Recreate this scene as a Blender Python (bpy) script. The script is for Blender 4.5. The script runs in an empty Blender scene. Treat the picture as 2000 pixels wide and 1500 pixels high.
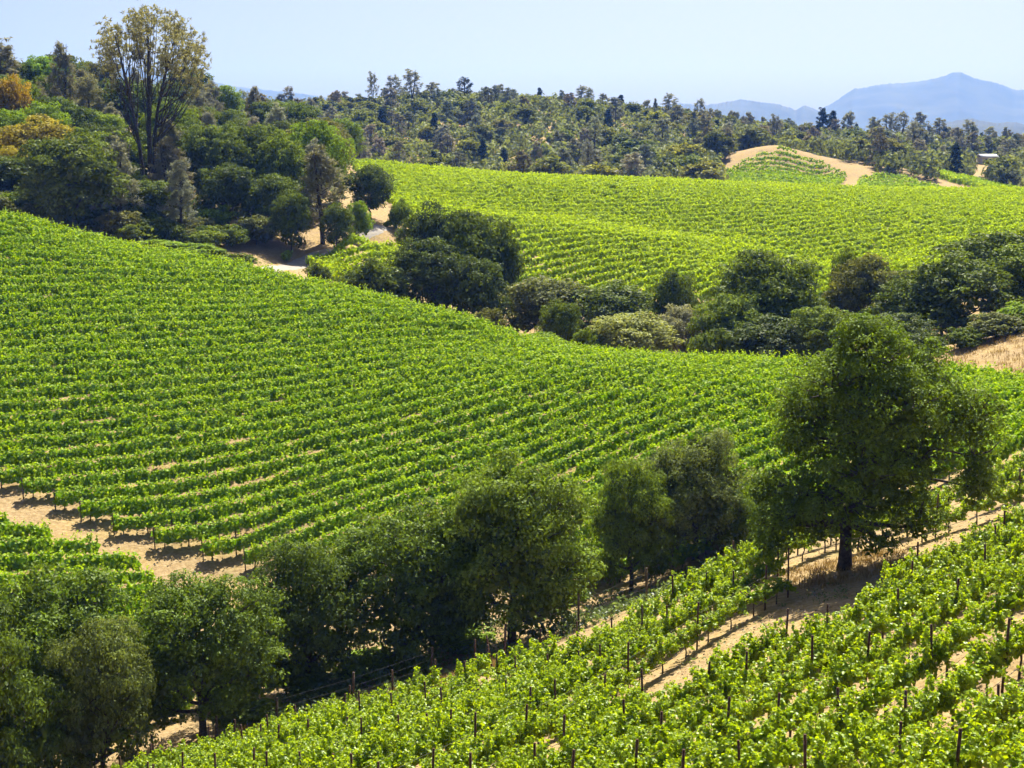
import bpy, math, random, time
import numpy as np
from mathutils import Vector, Matrix

T0 = time.time()
scene = bpy.context.scene
col = scene.collection
R = math.radians

# ------------------------------------------------------------------ camera
FPX = 3000.0                       # focal length in pixels of the 2000 px wide photograph
PITCH = math.atan(450.0 / FPX)     # eye level sits 450 px above the middle of the picture
cam_data = bpy.data.cameras.new('camera')
cam_data.sensor_width = 36.0
cam_data.lens = 36.0 * FPX / 2000.0
cam_data.clip_start = 0.5
cam_data.clip_end = 30000.0
cam = bpy.data.objects.new('camera', cam_data)
col.objects.link(cam)
cam.location = (0, 0, 0)
cam.rotation_euler = (R(90) - PITCH, 0, 0)
scene.camera = cam

# ------------------------------------------------------------------ sky and sun
SUN_EL, SUN_AZ = 52.0, 13.0        # degrees; azimuth to the right of the view direction
world = bpy.data.worlds.new('World')
scene.world = world
world.use_nodes = True
wn = world.node_tree
wn.nodes.clear()
w_out = wn.nodes.new('ShaderNodeOutputWorld')
w_bg = wn.nodes.new('ShaderNodeBackground')
w_sky = wn.nodes.new('ShaderNodeTexSky')
w_sky.sky_type = 'NISHITA'
w_sky.sun_disc = False
w_sky.sun_elevation = R(SUN_EL)
w_sky.sun_rotation = R(SUN_AZ)
w_sky.air_density = 0.55
w_sky.dust_density = 3.3
w_sky.ozone_density = 4.0
wn.links.new(w_sky.outputs[0], w_bg.inputs[0])
w_bg.inputs[1].default_value = 0.05
wn.links.new(w_bg.outputs[0], w_out.inputs[0])

sun_data = bpy.data.lights.new('sun', 'SUN')
sun_data.energy = 5.0
sun_data.angle = R(0.53)
sun_data.color = (1.0, 0.965, 0.90)
sun = bpy.data.objects.new('sun', sun_data)
col.objects.link(sun)
SUN_DIR = Vector((math.sin(R(SUN_AZ)) * math.cos(R(SUN_EL)),
                  math.cos(R(SUN_AZ)) * math.cos(R(SUN_EL)), math.sin(R(SUN_EL))))
sun.rotation_euler = (-SUN_DIR).to_track_quat('-Z', 'Y').to_euler()
sun.location = (0, 0, 300)

scene.view_settings.view_transform = 'Standard'
scene.view_settings.look = 'None'
scene.view_settings.exposure = 1.3
scene.view_settings.gamma = 1.0
scene.view_settings.use_curve_mapping = False
scene.cycles.use_denoising = True
scene.cycles.denoiser = 'OPENIMAGEDENOISE'
scene.cycles.denoising_input_passes = 'RGB_ALBEDO_NORMAL'
scene.cycles.denoising_prefilter = 'ACCURATE'
scene.cycles.max_bounces = 5
scene.cycles.diffuse_bounces = 2
scene.cycles.glossy_bounces = 2
scene.cycles.transmission_bounces = 3
scene.cycles.transparent_max_bounces = 8
scene.cycles.volume_bounces = 2
scene.cycles.caustics_reflective = False
scene.cycles.caustics_refractive = False

# ------------------------------------------------------------------ terrain
CP, SP = math.cos(PITCH), math.sin(PITCH)

def ray(u, v):
    """x/y and z/y of the line of sight that survey point (u, v) was sighted along."""
    a = (u - 1000.0) / FPX
    b = -(v - 750.0) / FPX
    y = CP + b * SP
    return a / y, (-SP + b * CP) / y

def pix(x, y, z):
    f = y * CP - z * SP
    up = y * SP + z * CP
    return 1000 + FPX * x / f, 750 - FPX * up / f

SURVEY = [  # bearing column, height row, distance
    # near hillside
    (2300,1400,36),(1990,1495,40),(1700,1510,42),(1300,1520,47),(900,1520,53),(500,1540,60),(100,1650,66),
    (2000,1250,50),(1500,1350,55),(1000,1420,63),(600,1470,68),
    (2000,1060,69),(1855,1110,70),(1660,1118,74),(1530,1160,73),(1403,1250,67),(1250,1275,71),(980,1312,76),
    (820,1365,75),(600,1440,74),(400,1505,72),(250,1540,71),
    (1300,1170,84),(1500,1100,83),(1050,1265,83),(1800,1030,84),(2000,960,86),(2300,900,85),(2600,900,75),
    (2700,1200,45),(3000,900,60),(-300,1700,70),(-800,1600,70),
    (1300,1150,95),(1100,1165,98),(800,1290,92),(560,1330,92),(370,1440,80),(330,1490,77),
    # vineyard slope on the left
    (0,1350,88),(0,1250,95),(0,1100,104),(0,970,115),(250,1040,112),(440,1110,109),(700,1060,110),(1000,1080,106),(1200,1100,102),
    (500,900,124),(1000,900,122),(1450,950,108),(1900,900,100),(2000,870,98),
    (0,800,129),(500,750,140),(1000,780,134),(1400,800,125),(1950,800,111),
    (0,600,152),(500,600,162),(900,690,152),(-500,900,118),(-500,600,150),(-500,380,180),
    (0,440,176),(250,502,177),(430,532,174),(700,592,168),(900,642,161),(1100,700,154),(1300,722,147),(1500,728,142),(1750,742,133),(1990,770,119),
    (2000,722,128),(1900,738,127),(1850,692,138),(2000,645,141),(2300,760,110),(2300,640,130),(2500,850,90),
    # creek behind the crest
    (0,450,195),(200,480,195),(430,512,200),(540,524,206),(640,512,216),(750,592,190),(900,655,185),(1100,710,178),(1300,730,172),(1500,732,166),(1800,690,160),
    # far vineyard
    (1000,615,200),(1000,560,212),(1000,500,228),(1000,444,247),(1000,436,260),(1000,380,295),(1000,352,345),
    (1300,610,192),(1300,545,210),(1300,478,240),(1300,472,255),(1300,415,287),(1300,378,315),(1300,362,350),
    (1600,615,188),(1600,545,212),(1600,530,232),(1600,468,262),(1600,408,300),(1600,380,335),(1600,374,350),
    (2000,565,182),(2000,490,220),(2000,440,255),(2000,395,305),(2000,382,340),(2400,520,200),(2400,400,300),
    (850,490,232),(850,410,266),(850,340,335),(700,326,335),(760,410,252),(700,505,222),
    # wooded hill on the left
    (690,475,220),(730,455,230),(600,445,235),(500,465,222),(300,455,216),(100,425,212),(0,405,212),
    (300,385,250),(0,310,255),(0,228,300),(300,280,305),(600,340,320),(450,315,335),(-500,200,280),
    (0,195,345),(200,228,355),(400,245,365),(600,300,375),(-500,165,340),
    (0,240,450),(400,290,450),
    # dip, wooded ridge
    (1000,366,385),(1300,378,385),(1600,388,385),(2000,395,380),(700,350,400),
    (800,340,440),(1200,360,440),(1600,362,450),(2000,372,450),
    (800,300,500),(1200,318,500),(1600,318,510),(2000,335,520),
    (600,230,600),(800,212,620),(1000,210,640),(1200,228,640),(1400,256,640),(1600,278,640),(1800,286,640),(2000,298,640),(300,245,600),(0,250,620),(-600,250,620),(2500,310,640),
    (400,320,850),(1000,325,850),(1600,330,850),(2000,330,850),(-600,320,850),(2600,330,850),
    (1522,312,464),(1430,338,450),(1650,342,450),(1530,352,432),(1860,345,470),(1960,368,450),(1740,320,480),
    # under and beside the view
    (1000,2600,22),(1000,5200,10),(2200,3200,16),(-300,3200,20),(3600,1600,25),(4500,900,40),(5000,500,90),(5000,400,200),
    (-3000,1600,40),(-3500,700,110),(-3000,350,250),(-3000,300,500),(4500,330,400),(4500,330,700),(-3000,310,900),(4500,330,900),
]
_c, _q = [], []
for (u, v, d) in SURVEY:
    sx, sz = ray(u, v)
    x, y, z = sx * d, d, sz * d
    r = math.hypot(x, y)
    _c.append((1.15 * math.atan2(x, y), 1.0 * math.log(r)))
    _q.append(z / r)
_c = np.array(_c); _q = np.array(_q)

def _phi(d2):
    return 0.5 * d2 * np.log(d2 + 1e-12)

def _tps_fit():
    n = len(_c)
    d2 = ((_c[:, None, :] - _c[None, :, :]) ** 2).sum(-1)
    K = _phi(d2) + 2e-5 * np.eye(n)
    P = np.concatenate([np.ones((n, 1)), _c], 1)
    A = np.zeros((n + 3, n + 3))
    A[:n, :n] = K; A[:n, n:] = P; A[n:, :n] = P.T
    return np.linalg.solve(A, np.concatenate([_q, np.zeros(3)]))
_W = _tps_fit()

def ground(x, y, bumps=True):
    """height of the land at plan position (x, y); arrays welcome"""
    x = np.atleast_1d(np.asarray(x, float)); y = np.atleast_1d(np.asarray(y, float))
    shp = x.shape
    x = x.ravel(); y = y.ravel()
    r = np.maximum(np.hypot(x, y), 3.0)
    a = 1.15 * np.arctan2(x, y); t = np.log(np.minimum(r, 900.0))
    out = np.empty(len(x))
    for i in range(0, len(x), 60000):
        s = slice(i, i + 60000)
        d2 = (a[s, None] - _c[None, :, 0]) ** 2 + (t[s, None] - _c[None, :, 1]) ** 2
        out[s] = _phi(d2) @ _W[:-3] + _W[-3] + _W[-2] * a[s] + _W[-1] * t[s]
    z = out * np.minimum(r, 900.0)
    f = np.clip((r - 700.0) / 500.0, 0, 1); f = f * f * (3 - 2 * f)
    z = z * (1 - f) + (-14.0) * f
    kx, ky = ray(1522, 300)[0] * 462.0, 462.0                       # the pointed knoll
    z = z + 4.4 * np.maximum(0, 1 - np.hypot((x - kx) / 25.0, (y - ky) / 30.0)) ** 1.15
    if bumps:
        z = z + 0.05 * np.sin(x * 1.3 + 0.7 * np.sin(y * .9)) * np.sin(y * 1.1) * np.clip(r / 40, 0, 3) * .5
    return z.reshape(shp)

def g1(x, y):
    return float(ground(x, y)[0])

def hit(u, v, dmin=15.0, dmax=700.0, n=900):
    """first point of the land along the sight line of (u, v), or the closest approach"""
    sx, sz = ray(u, v)
    d = np.exp(np.linspace(math.log(dmin), math.log(dmax), n))
    h = sz * d - ground(sx * d, d, False)
    below = np.nonzero(h <= 0)[0]
    if len(below) == 0:
        i = int(np.argmin(h / d)); dd = d[i]
    else:
        i = int(below[0])
        if i == 0: dd = d[0]
        else:
            f = h[i - 1] / (h[i - 1] - h[i]); dd = d[i - 1] + f * (d[i] - d[i - 1])
    return sx * dd, dd

# ------------------------------------------------------------------ helpers
def mesh_from(name, verts, tris=None, quads=None, mat=None, tint=None, smooth=False):
    """numpy arrays to one mesh; tris first, then quads"""
    m = bpy.data.meshes.new(name)
    verts = np.asarray(verts, np.float32)
    nt = 0 if tris is None else len(tris)
    nq = 0 if quads is None else len(quads)
    m.vertices.add(len(verts)); m.vertices.foreach_set('co', verts.ravel())
    loops = []
    if nt: loops.append(np.asarray(tris, np.int32).ravel())
    if nq: loops.append(np.asarray(quads, np.int32).ravel())
    loops = np.concatenate(loops)
    m.loops.add(len(loops)); m.loops.foreach_set('vertex_index', loops)
    starts = np.concatenate([np.arange(nt) * 3, nt * 3 + np.arange(nq) * 4]).astype(np.int32)
    m.polygons.add(nt + nq); m.polygons.foreach_set('loop_start', starts)
    m.polygons.foreach_set('loop_total', np.concatenate([np.full(nt, 3), np.full(nq, 4)]).astype(np.int32))
    if smooth:
        m.polygons.foreach_set('use_smooth', np.ones(nt + nq, bool))
    m.update(calc_edges=True)
    if tint is not None:
        at = m.attributes.new('tint', 'FLOAT', 'FACE')
        at.data.foreach_set('value', np.asarray(tint, np.float32))
    if mat: m.materials.append(mat)
    return m

def link(name, data, parent=None, loc=None, color=None):
    o = bpy.data.objects.new(name, data)
    col.objects.link(o)
    if parent is not None: o.parent = parent
    if loc is not None: o.location = loc
    if color is not None: o.color = (*color, 1.0)
    return o

def tag(o, label=None, cat=None, group=None, kind=None):
    if label: o['label'] = label
    if cat: o['category'] = cat
    if group: o['group'] = group
    if kind: o['kind'] = kind
    return o

def empty(name, loc, rz=0.0, scale=(1, 1, 1)):
    o = bpy.data.objects.new(name, None)
    col.objects.link(o)
    o.empty_display_size = 0.3
    o.location = loc; o.rotation_euler = (0, 0, rz); o.scale = scale
    return o

def unit(a):
    return a / np.maximum(np.linalg.norm(a, axis=-1, keepdims=True), 1e-9)

def leaf_arrays(C, N, size, aspect, rng, lobed=False, T=None):
    """one folded leaf per centre: C centres, N normals, size length"""
    n = len(C)
    N = unit(N)
    if T is None: T = rng.normal(size=(n, 3))
    T = unit(T - (T * N).sum(1, keepdims=True) * N)
    B = np.cross(N, T)
    s = np.broadcast_to(np.asarray(size, float), (n,))[:, None]
    w = s * aspect
    fold = (rng.uniform(.05, .3, (n, 1))) * w
    droop = rng.uniform(-.05, .2, (n, 1)) * s
    if not lobed:
        V = np.stack([C - T * s * .5, C + B * w * .5 + N * fold, C + T * s * .5 - N * droop, C - B * w * .5 + N * fold], 1)
        k = np.arange(n)[:, None] * 4
        tr = np.concatenate([k + np.array([0, 1, 2]), k + np.array([0, 2, 3])])
        return V.reshape(-1, 3), tr, None
    pr = [(0, -.5, 0), (.5, -.32, .8), (.42, .2, 1.0), (0, .55, 0), (-.42, .2, 1.0), (-.5, -.32, .8)]
    V = []
    for (b, t, f) in pr:
        p = C + B * w * b + T * s * t + N * fold * f
        if t > .5: p = p - N * droop
        V.append(p)
    V = np.stack(V, 1)
    k = np.arange(n)[:, None] * 6
    q = np.concatenate([k + np.array([0, 1, 2, 3]), k + np.array([0, 3, 4, 5])])
    return V.reshape(-1, 3), None, q

def leaf_mesh(name, C, N, size, aspect, rng, mat, lobed=False, T=None, tint=None):
    V, tr, q = leaf_arrays(C, N, size, aspect, rng, lobed, T)
    if tint is None: tint = rng.uniform(0, 1, len(C))
    return mesh_from(name, V, tr, q, mat, np.concatenate([tint, tint]))

class Tubes:
    def __init__(self): self.V = []; self.Q = []; self.n = 0
    def add(self, pts, radii, sides=6):
        P = np.asarray(pts, float); k = len(P)
        rad = np.broadcast_to(np.asarray(radii, float), (k,))
        T = np.gradient(P, axis=0); T = unit(T)
        ref = np.array([0.31, 0.9, 0.2]) if abs(T[0, 2]) > .7 else np.array([0., 0., 1.])
        A = unit(np.cross(T, ref)); B = np.cross(T, A)
        an = np.arange(sides) * 2 * math.pi / sides
        ring = P[:, None, :] + rad[:, None, None] * (np.cos(an)[None, :, None] * A[:, None, :] + np.sin(an)[None, :, None] * B[:, None, :])
        self.V.append(ring.reshape(-1, 3))
        i = np.arange(k - 1)[:, None] * sides; j = np.arange(sides)[None, :]; j2 = (j + 1) % sides
        q = np.stack([i + j, i + j2, i + sides + j2, i + sides + j], -1).reshape(-1, 4) + self.n
        self.Q.append(q); self.n += k * sides
        # end cap
        if sides >= 4:
            b = self.n - sides
            for t in range(1, sides - 2, 2):
                self.Q.append(np.array([[b, b + t, b + t + 1, b + min(t + 2, sides - 1)]]))
    def mesh(self, name, mat):
        return mesh_from(name, np.concatenate(self.V), None, np.concatenate(self.Q), mat, smooth=True)

def bent(a, b, rng, amount=.12, n=5, sag=0.0):
    a = np.asarray(a, float); b = np.asarray(b, float)
    t = np.linspace(0, 1, n)[:, None]
    L = np.linalg.norm(b - a)
    off = rng.normal(size=3) * amount * L
    off2 = rng.normal(size=3) * amount * L * .5
    return a + (b - a) * t + np.sin(t * math.pi) * off + np.sin(t * 2 * math.pi) * off2 + np.array([0, 0, 1.]) * sag * L * np.sin(t * math.pi)

def inside(px, py, poly):
    px = np.asarray(px); py = np.asarray(py)
    res = np.zeros(px.shape, bool)
    n = len(poly)
    for i in range(n):
        x1, y1 = poly[i]; x2, y2 = poly[(i + 1) % n]
        c = ((y1 > py) != (y2 > py)) & (px < (x2 - x1) * (py - y1) / (y2 - y1 + 1e-12) + x1)
        res ^= c
    return res

def plan(u, d):
    """plan position at bearing u and distance d"""
    return (ray(u, 750)[0] * d, d)

ORD = ['first', 'second', 'third', 'fourth', 'fifth', 'sixth', 'seventh', 'eighth', 'ninth', 'tenth', 'eleventh', 'twelfth',
       'thirteenth', 'fourteenth', 'fifteenth', 'sixteenth', 'seventeenth', 'eighteenth', 'nineteenth', 'twentieth']
def ordinal(n):
    if n <= 20: return ORD[n - 1]
    return '%d%s' % (n, {1: 'st', 2: 'nd', 3: 'rd'}.get(n % 10, 'th') if n % 100 not in (11, 12, 13) else 'th')

# ------------------------------------------------------------------ materials
def new_mat(name):
    m = bpy.data.materials.new(name); m.use_nodes = True
    nt = m.node_tree; nt.nodes.clear()
    out = nt.nodes.new('ShaderNodeOutputMaterial')
    return m, nt, out

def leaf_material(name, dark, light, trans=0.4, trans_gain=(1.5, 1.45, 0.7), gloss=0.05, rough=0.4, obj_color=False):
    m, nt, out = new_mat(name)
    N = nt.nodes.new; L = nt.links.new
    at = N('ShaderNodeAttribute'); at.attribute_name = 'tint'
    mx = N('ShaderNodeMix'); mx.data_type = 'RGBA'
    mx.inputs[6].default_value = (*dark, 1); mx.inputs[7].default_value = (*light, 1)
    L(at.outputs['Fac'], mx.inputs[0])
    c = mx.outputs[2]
    if obj_color:
        oi = N('ShaderNodeObjectInfo')
        mu = N('ShaderNodeMix'); mu.data_type = 'RGBA'; mu.blend_type = 'MULTIPLY'; mu.inputs[0].default_value = 1
        L(c, mu.inputs[6]); L(oi.outputs['Color'], mu.inputs[7]); c = mu.outputs[2]
    tg = N('ShaderNodeMix'); tg.data_type = 'RGBA'; tg.blend_type = 'MULTIPLY'; tg.inputs[0].default_value = 1
    tg.inputs[7].default_value = (*trans_gain, 1); L(c, tg.inputs[6])
    df = N('ShaderNodeBsdfDiffuse'); L(c, df.inputs[0])
    tr = N('ShaderNodeBsdfTranslucent'); L(tg.outputs[2], tr.inputs[0])
    ms = N('ShaderNodeMixShader'); ms.inputs[0].default_value = trans
    L(df.outputs[0], ms.inputs[1]); L(tr.outputs[0], ms.inputs[2])
    gl = N('ShaderNodeBsdfGlossy'); gl.inputs['Roughness'].default_value = rough; gl.inputs[0].default_value = (1, 1, 1, 1)
    m2 = N('ShaderNodeMixShader'); m2.inputs[0].default_value = gloss
    L(ms.outputs[0], m2.inputs[1]); L(gl.outputs[0], m2.inputs[2])
    L(m2.outputs[0], out.inputs[0])
    return m

def noise_material(name, c1, c2, scale, rough=.9, bump=.3, c3=None, detail=6):
    m, nt, out = new_mat(name)
    N = nt.nodes.new; L = nt.links.new
    b = N('ShaderNodeBsdfPrincipled'); b.inputs['Roughness'].default_value = rough
    b.inputs['Specular IOR Level'].default_value = .2
    tc = N('ShaderNodeTexCoord')
    n1 = N('ShaderNodeTexNoise'); n1.inputs['Scale'].default_value = scale; n1.inputs['Detail'].default_value = detail
    L(tc.outputs['Object'], n1.inputs['Vector'])
    cr = N('ShaderNodeValToRGB')
    cr.color_ramp.elements[0].position = .35; cr.color_ramp.elements[0].color = (*c1, 1)
    cr.color_ramp.elements[1].position = .65; cr.color_ramp.elements[1].color = (*c2, 1)
    if c3:
        e = cr.color_ramp.elements.new(.5); e.color = (*c3, 1)
    L(n1.outputs['Fac'], cr.inputs[0]); L(cr.outputs[0], b.inputs['Base Color'])
    bp = N('ShaderNodeBump'); bp.inputs['Strength'].default_value = bump; bp.inputs['Distance'].default_value = .05
    L(n1.outputs['Fac'], bp.inputs['Height']); L(bp.outputs[0], b.inputs['Normal'])
    L(b.outputs[0], out.inputs[0])
    return m

def ground_material():
    m, nt, out = new_mat('soil_and_dry_grass')
    N = nt.nodes.new; L = nt.links.new
    b = N('ShaderNodeBsdfPrincipled'); b.inputs['Roughness'].default_value = .95
    b.inputs['Specular IOR Level'].default_value = .1
    g = N('ShaderNodeNewGeometry')
    def noise(scale, detail=5, rough=.6):
        n = N('ShaderNodeTexNoise'); n.inputs['Scale'].default_value = scale; n.inputs['Detail'].default_value = detail
        n.inputs['Roughness'].default_value = rough
        L(g.outputs['Position'], n.inputs['Vector']); return n
    def ramp(f, *stops):
        r = N('ShaderNodeValToRGB'); r.color_ramp.elements[0].position = stops[0][0]; r.color_ramp.elements[0].color = (*stops[0][1], 1)
        r.color_ramp.elements[1].position = stops[-1][0]; r.color_ramp.elements[1].color = (*stops[-1][1], 1)
        for s in stops[1:-1]:
            e = r.color_ramp.elements.new(s[0]); e.color = (*s[1], 1)
        L(f, r.inputs[0]); return r
    def mix(f, a, bb):
        x = N('ShaderNodeMix'); x.data_type = 'RGBA'; L(f, x.inputs[0]); L(a, x.inputs[6]); L(bb, x.inputs[7]); return x
    fine = noise(3.2, 8, .7); mid = noise(.35, 4); big = noise(.06, 3); weed = noise(.22, 5, .65)
    soil = ramp(fine.outputs['Fac'], (.3, (.19, .122, .052)), (.5, (.32, .222, .104)), (.7, (.46, .345, .185)))
    straw = ramp(fine.outputs['Fac'], (.3, (.24, .155, .05)), (.55, (.38, .27, .11)), (.75, (.52, .40, .19)))
    k1 = ramp(mid.outputs['Fac'], (.46, (0, 0, 0)), (.6, (.8, .8, .8)))
    base = mix(k1.outputs[0], soil.outputs[0], straw.outputs[0])
    green = ramp(fine.outputs['Fac'], (.35, (.06, .09, .02)), (.65, (.15, .19, .05)))
    k2 = ramp(weed.outputs['Fac'], (.60, (0, 0, 0)), (.74, (.55, .55, .55)))
    base2 = mix(k2.outputs[0], base.outputs[2], green.outputs[0])
    L(base2.outputs[2], b.inputs['Base Color'])
    bp = N('ShaderNodeBump'); bp.inputs['Strength'].default_value = .9; bp.inputs['Distance'].default_value = .10
    L(fine.outputs['Fac'], bp.inputs['Height']); L(bp.outputs[0], b.inputs['Normal'])
    L(b.outputs[0], out.inputs[0])
    return m

M_GROUND = ground_material()
M_VINE = leaf_material('vine_leaf_near', (.150, .260, .005), (.400, .540, .012), trans=.50, trans_gain=(1.45, 1.25, .25), gloss=.022, rough=.42)
M_VINE_L = leaf_material('vine_leaf_slope', (.140, .270, .005), (.385, .510, .014), trans=.40, trans_gain=(1.35, 1.30, .3), gloss=.012, rough=.5)
M_VINE_F = leaf_material('vine_leaf_far', (.255, .375, .006), (.510, .630, .014), trans=.40, trans_gain=(1.3, 1.25, .3), gloss=.01, rough=.5)
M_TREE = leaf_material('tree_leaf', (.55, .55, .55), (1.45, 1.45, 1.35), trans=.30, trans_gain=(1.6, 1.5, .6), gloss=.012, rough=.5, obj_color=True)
M_NEEDLE = leaf_material('pine_needle', (.6, .6, .6), (1.4, 1.4, 1.4), trans=.25, trans_gain=(1.3, 1.25, .8), gloss=.01, rough=.5, obj_color=True)
M_STRAW = leaf_material('dry_grass_blade', (.22, .135, .04), (.44, .30, .115), trans=.35, trans_gain=(1.1, 1.1, .9), gloss=.02)
M_WEED = leaf_material('weed_leaf', (.07, .11, .03), (.18, .24, .08), trans=.4, gloss=.02)
M_BARK = noise_material('dark_bark', (.035, .026, .019), (.10, .08, .06), 6, bump=.8)
M_BARK_G = noise_material('grey_bark', (.10, .085, .07), (.24, .21, .18), 5, bump=.6)
M_VTRUNK = noise_material('vine_bark', (.05, .034, .022), (.14, .10, .07), 14, bump=.8)
M_POST = noise_material('rusty_post', (.045, .022, .012), (.12, .062, .035), 9, rough=.8, bump=.3)
M_WOOD = noise_material('weathered_wood_post', (.06, .042, .028), (.16, .12, .085), 9, bump=.6)
M_WIRE = noise_material('galvanised_wire', (.14, .13, .12), (.24, .23, .21), 20, rough=.6, bump=0)
M_HOSE = noise_material('black_hose', (.012, .012, .012), (.03, .03, .03), 10, rough=.5, bump=0)
M_ROAD = noise_material('asphalt', (.27, .235, .195), (.36, .32, .27), 1.5, bump=.2)
M_MOUNT = noise_material('mountain_woodland', (.016, .024, .012), (.045, .052, .028), .006, bump=0)
M_ROOF = noise_material('metal_roof', (.42, .43, .44), (.55, .56, .57), .6, rough=.5, bump=0)
M_WALL = noise_material('plaster_wall', (.45, .42, .36), (.55, .52, .46), 1, bump=.1)
M_ROCK = noise_material('clod', (.22, .15, .085), (.42, .31, .19), 4, bump=.5)

# ------------------------------------------------------------------ ground sheet
def build_ground():
    th = np.concatenate([np.radians(np.linspace(-80, -24, 50))[:-1], np.radians(np.linspace(-24, 24, 360)), np.radians(np.linspace(24, 80, 50))[1:]])
    r = np.concatenate([np.exp(np.linspace(math.log(4), math.log(700), 400))[:-1], np.exp(np.linspace(math.log(700), math.log(8400), 40))])
    TH, RR = np.meshgrid(th, r)
    X = RR * np.sin(TH); Y = RR * np.cos(TH)
    Z = ground(X, Y)
    nr, nt = TH.shape
    V = np.stack([X, Y, Z], -1).reshape(-1, 3)
    i = np.arange(nr - 1)[:, None] * nt; j = np.arange(nt - 1)[None, :]
    q = np.stack([i + j, i + j + 1, i + nt + j + 1, i + nt + j], -1).reshape(-1, 4)
    o = link('ground', mesh_from('ground', V, None, q, M_GROUND, smooth=True))
    tag(o, kind='structure')
build_ground()

def ribbon(name, pts, width, mat, lift=.03, kind='structure'):
    """strip draped over the land along plan points"""
    P = np.array(pts, float)
    s = np.concatenate([[0], np.cumsum(np.hypot(*np.diff(P, axis=0).T))])
    t = np.arange(0, s[-1], .6)
    X = np.interp(t, s, P[:, 0]); Y = np.interp(t, s, P[:, 1])
    k = np.ones(9) / 9
    X = np.convolve(np.pad(X, 4, 'edge'), k, 'valid'); Y = np.convolve(np.pad(Y, 4, 'edge'), k, 'valid')
    tx, ty = np.gradient(X), np.gradient(Y); n = np.hypot(tx, ty); nx, ny = -ty / n, tx / n
    offs = np.linspace(-.5, .5, 7) * width
    gx = X[:, None] + nx[:, None] * offs; gy = Y[:, None] + ny[:, None] * offs
    gz = ground(gx, gy) + lift
    gz[:, 0] -= lift + .1; gz[:, -1] -= lift + .1
    V = np.stack([gx, gy, gz], -1).reshape(-1, 3)
    i = np.arange(len(t) - 1)[:, None] * 7; j = np.arange(6)[None, :]
    q = np.stack([i + j, i + j + 1, i + 7 + j + 1, i + 7 + j], -1).reshape(-1, 4)
    return tag(link(name, mesh_from(name, V, None, q, mat, smooth=True)), kind=kind)
ribbon('road', [plan(430, 190), plan(500, 197), plan(545, 206), plan(605, 217), plan(670, 224), plan(760, 236)], 3.6, M_ROAD, .06)

# ------------------------------------------------------------------ distant mountains
def mountain(name, prof, D, depth, seed, spur=.35):
    """a range whose crest passes through the sighted profile at distance D"""
    rng = np.random.default_rng(seed)
    us = np.array([p[0] for p in prof], float); vs = np.array([p[1] for p in prof], float)
    U = np.linspace(us[0], us[-1], 420)
    Vc = np.interp(U, us, vs)
    k = np.hanning(15); k /= k.sum()
    Vc = np.convolve(np.pad(Vc, 7, 'edge'), k, 'valid')
    crest = np.array([ray(u, v)[1] * D for u, v in zip(U, Vc)])
    x0 = np.array([ray(u, 300)[0] * D for u in U])
    T = np.linspace(-1, 1, 61)
    base = -40.0
    def fbm(x, y):
        o = 0
        for q in range(5):
            a, b, c, e = rng.uniform(-1, 1, 4); f = 2.2 ** q * 6.0 / D
            o = o + np.sin(x * f * (1 + a * .3) + b * 9 + 1.7 * np.sin(y * f * 1.3 + c * 9)) * np.sin(y * f * (1 + e * .3) + c * 5) / 1.9 ** q
        return o
    XX, TT = np.meshgrid(x0, T)
    YY = D + TT * depth
    fall = 1 - np.abs(TT) ** 1.25
    H = (crest - base)[None, :] * fall
    H = H + fbm(XX, YY) * spur * depth * .10 * np.abs(TT) * (1 - np.abs(TT)) * 4 * .6
    # trees along the crest make the outline uneven
    H = H + np.convolve(rng.normal(size=420), [.25, .5, .25], 'same')[None, :] * D * .0003 * np.clip(fall * 14 - 13, 0, 1)
    end = np.clip(np.minimum(np.arange(420), np.arange(420)[::-1]) / 12.0, 0, 1)
    Z = base + np.maximum(H * end[None, :], -5)
    V = np.stack([XX * (YY / D), YY, Z], -1).reshape(-1, 3)
    n = 420
    i = np.arange(len(T) - 1)[:, None] * n; j = np.arange(n - 1)[None, :]
    q = np.stack([i + j, i + j + 1, i + n + j + 1, i + n + j], -1).reshape(-1, 4)
    o = link(name, mesh_from(name, V, None, q, M_MOUNT, smooth=True))
    return tag(o, kind='structure')
mountain('mountain', [(1480,310),(1570,255),(1600,214),(1625,200),(1645,186),(1662,174),(1690,170),(1722,164),(1755,162),(1782,160),(1805,157),(1830,151),(1848,144),(1866,139),(1884,147),(1905,155),(1930,159),(1952,166),(1975,176),(2010,175),(2060,180),(2140,196),(2240,215),(2350,300)], 6700, 1200, 3)
mountain('mountain', [(1080,300),(1200,225),(1260,212),(1320,202),(1345,203),(1375,206),(1410,200),(1445,194),(1480,199),(1510,202),(1535,208),(1552,216),(1562,208),(1575,206),(1590,213),(1660,250),(1720,300)], 5600, 900, 5)
mountain('mountain', [(-500,200),(-200,150),(60,122),(190,125),(240,130),(300,138),(350,147),(410,157),(460,168),(520,175),(580,182),(640,190),(760,215),(900,300)], 6900, 1000, 8)
mountain('mountain', [(1700,320),(1790,262),(1830,243),(1862,236),(1890,231),(1915,236),(1945,240),(1975,238),(2010,244),(2100,250),(2300,300)], 3400, 600, 11)

# ------------------------------------------------------------------ vines on the near hillside

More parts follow.
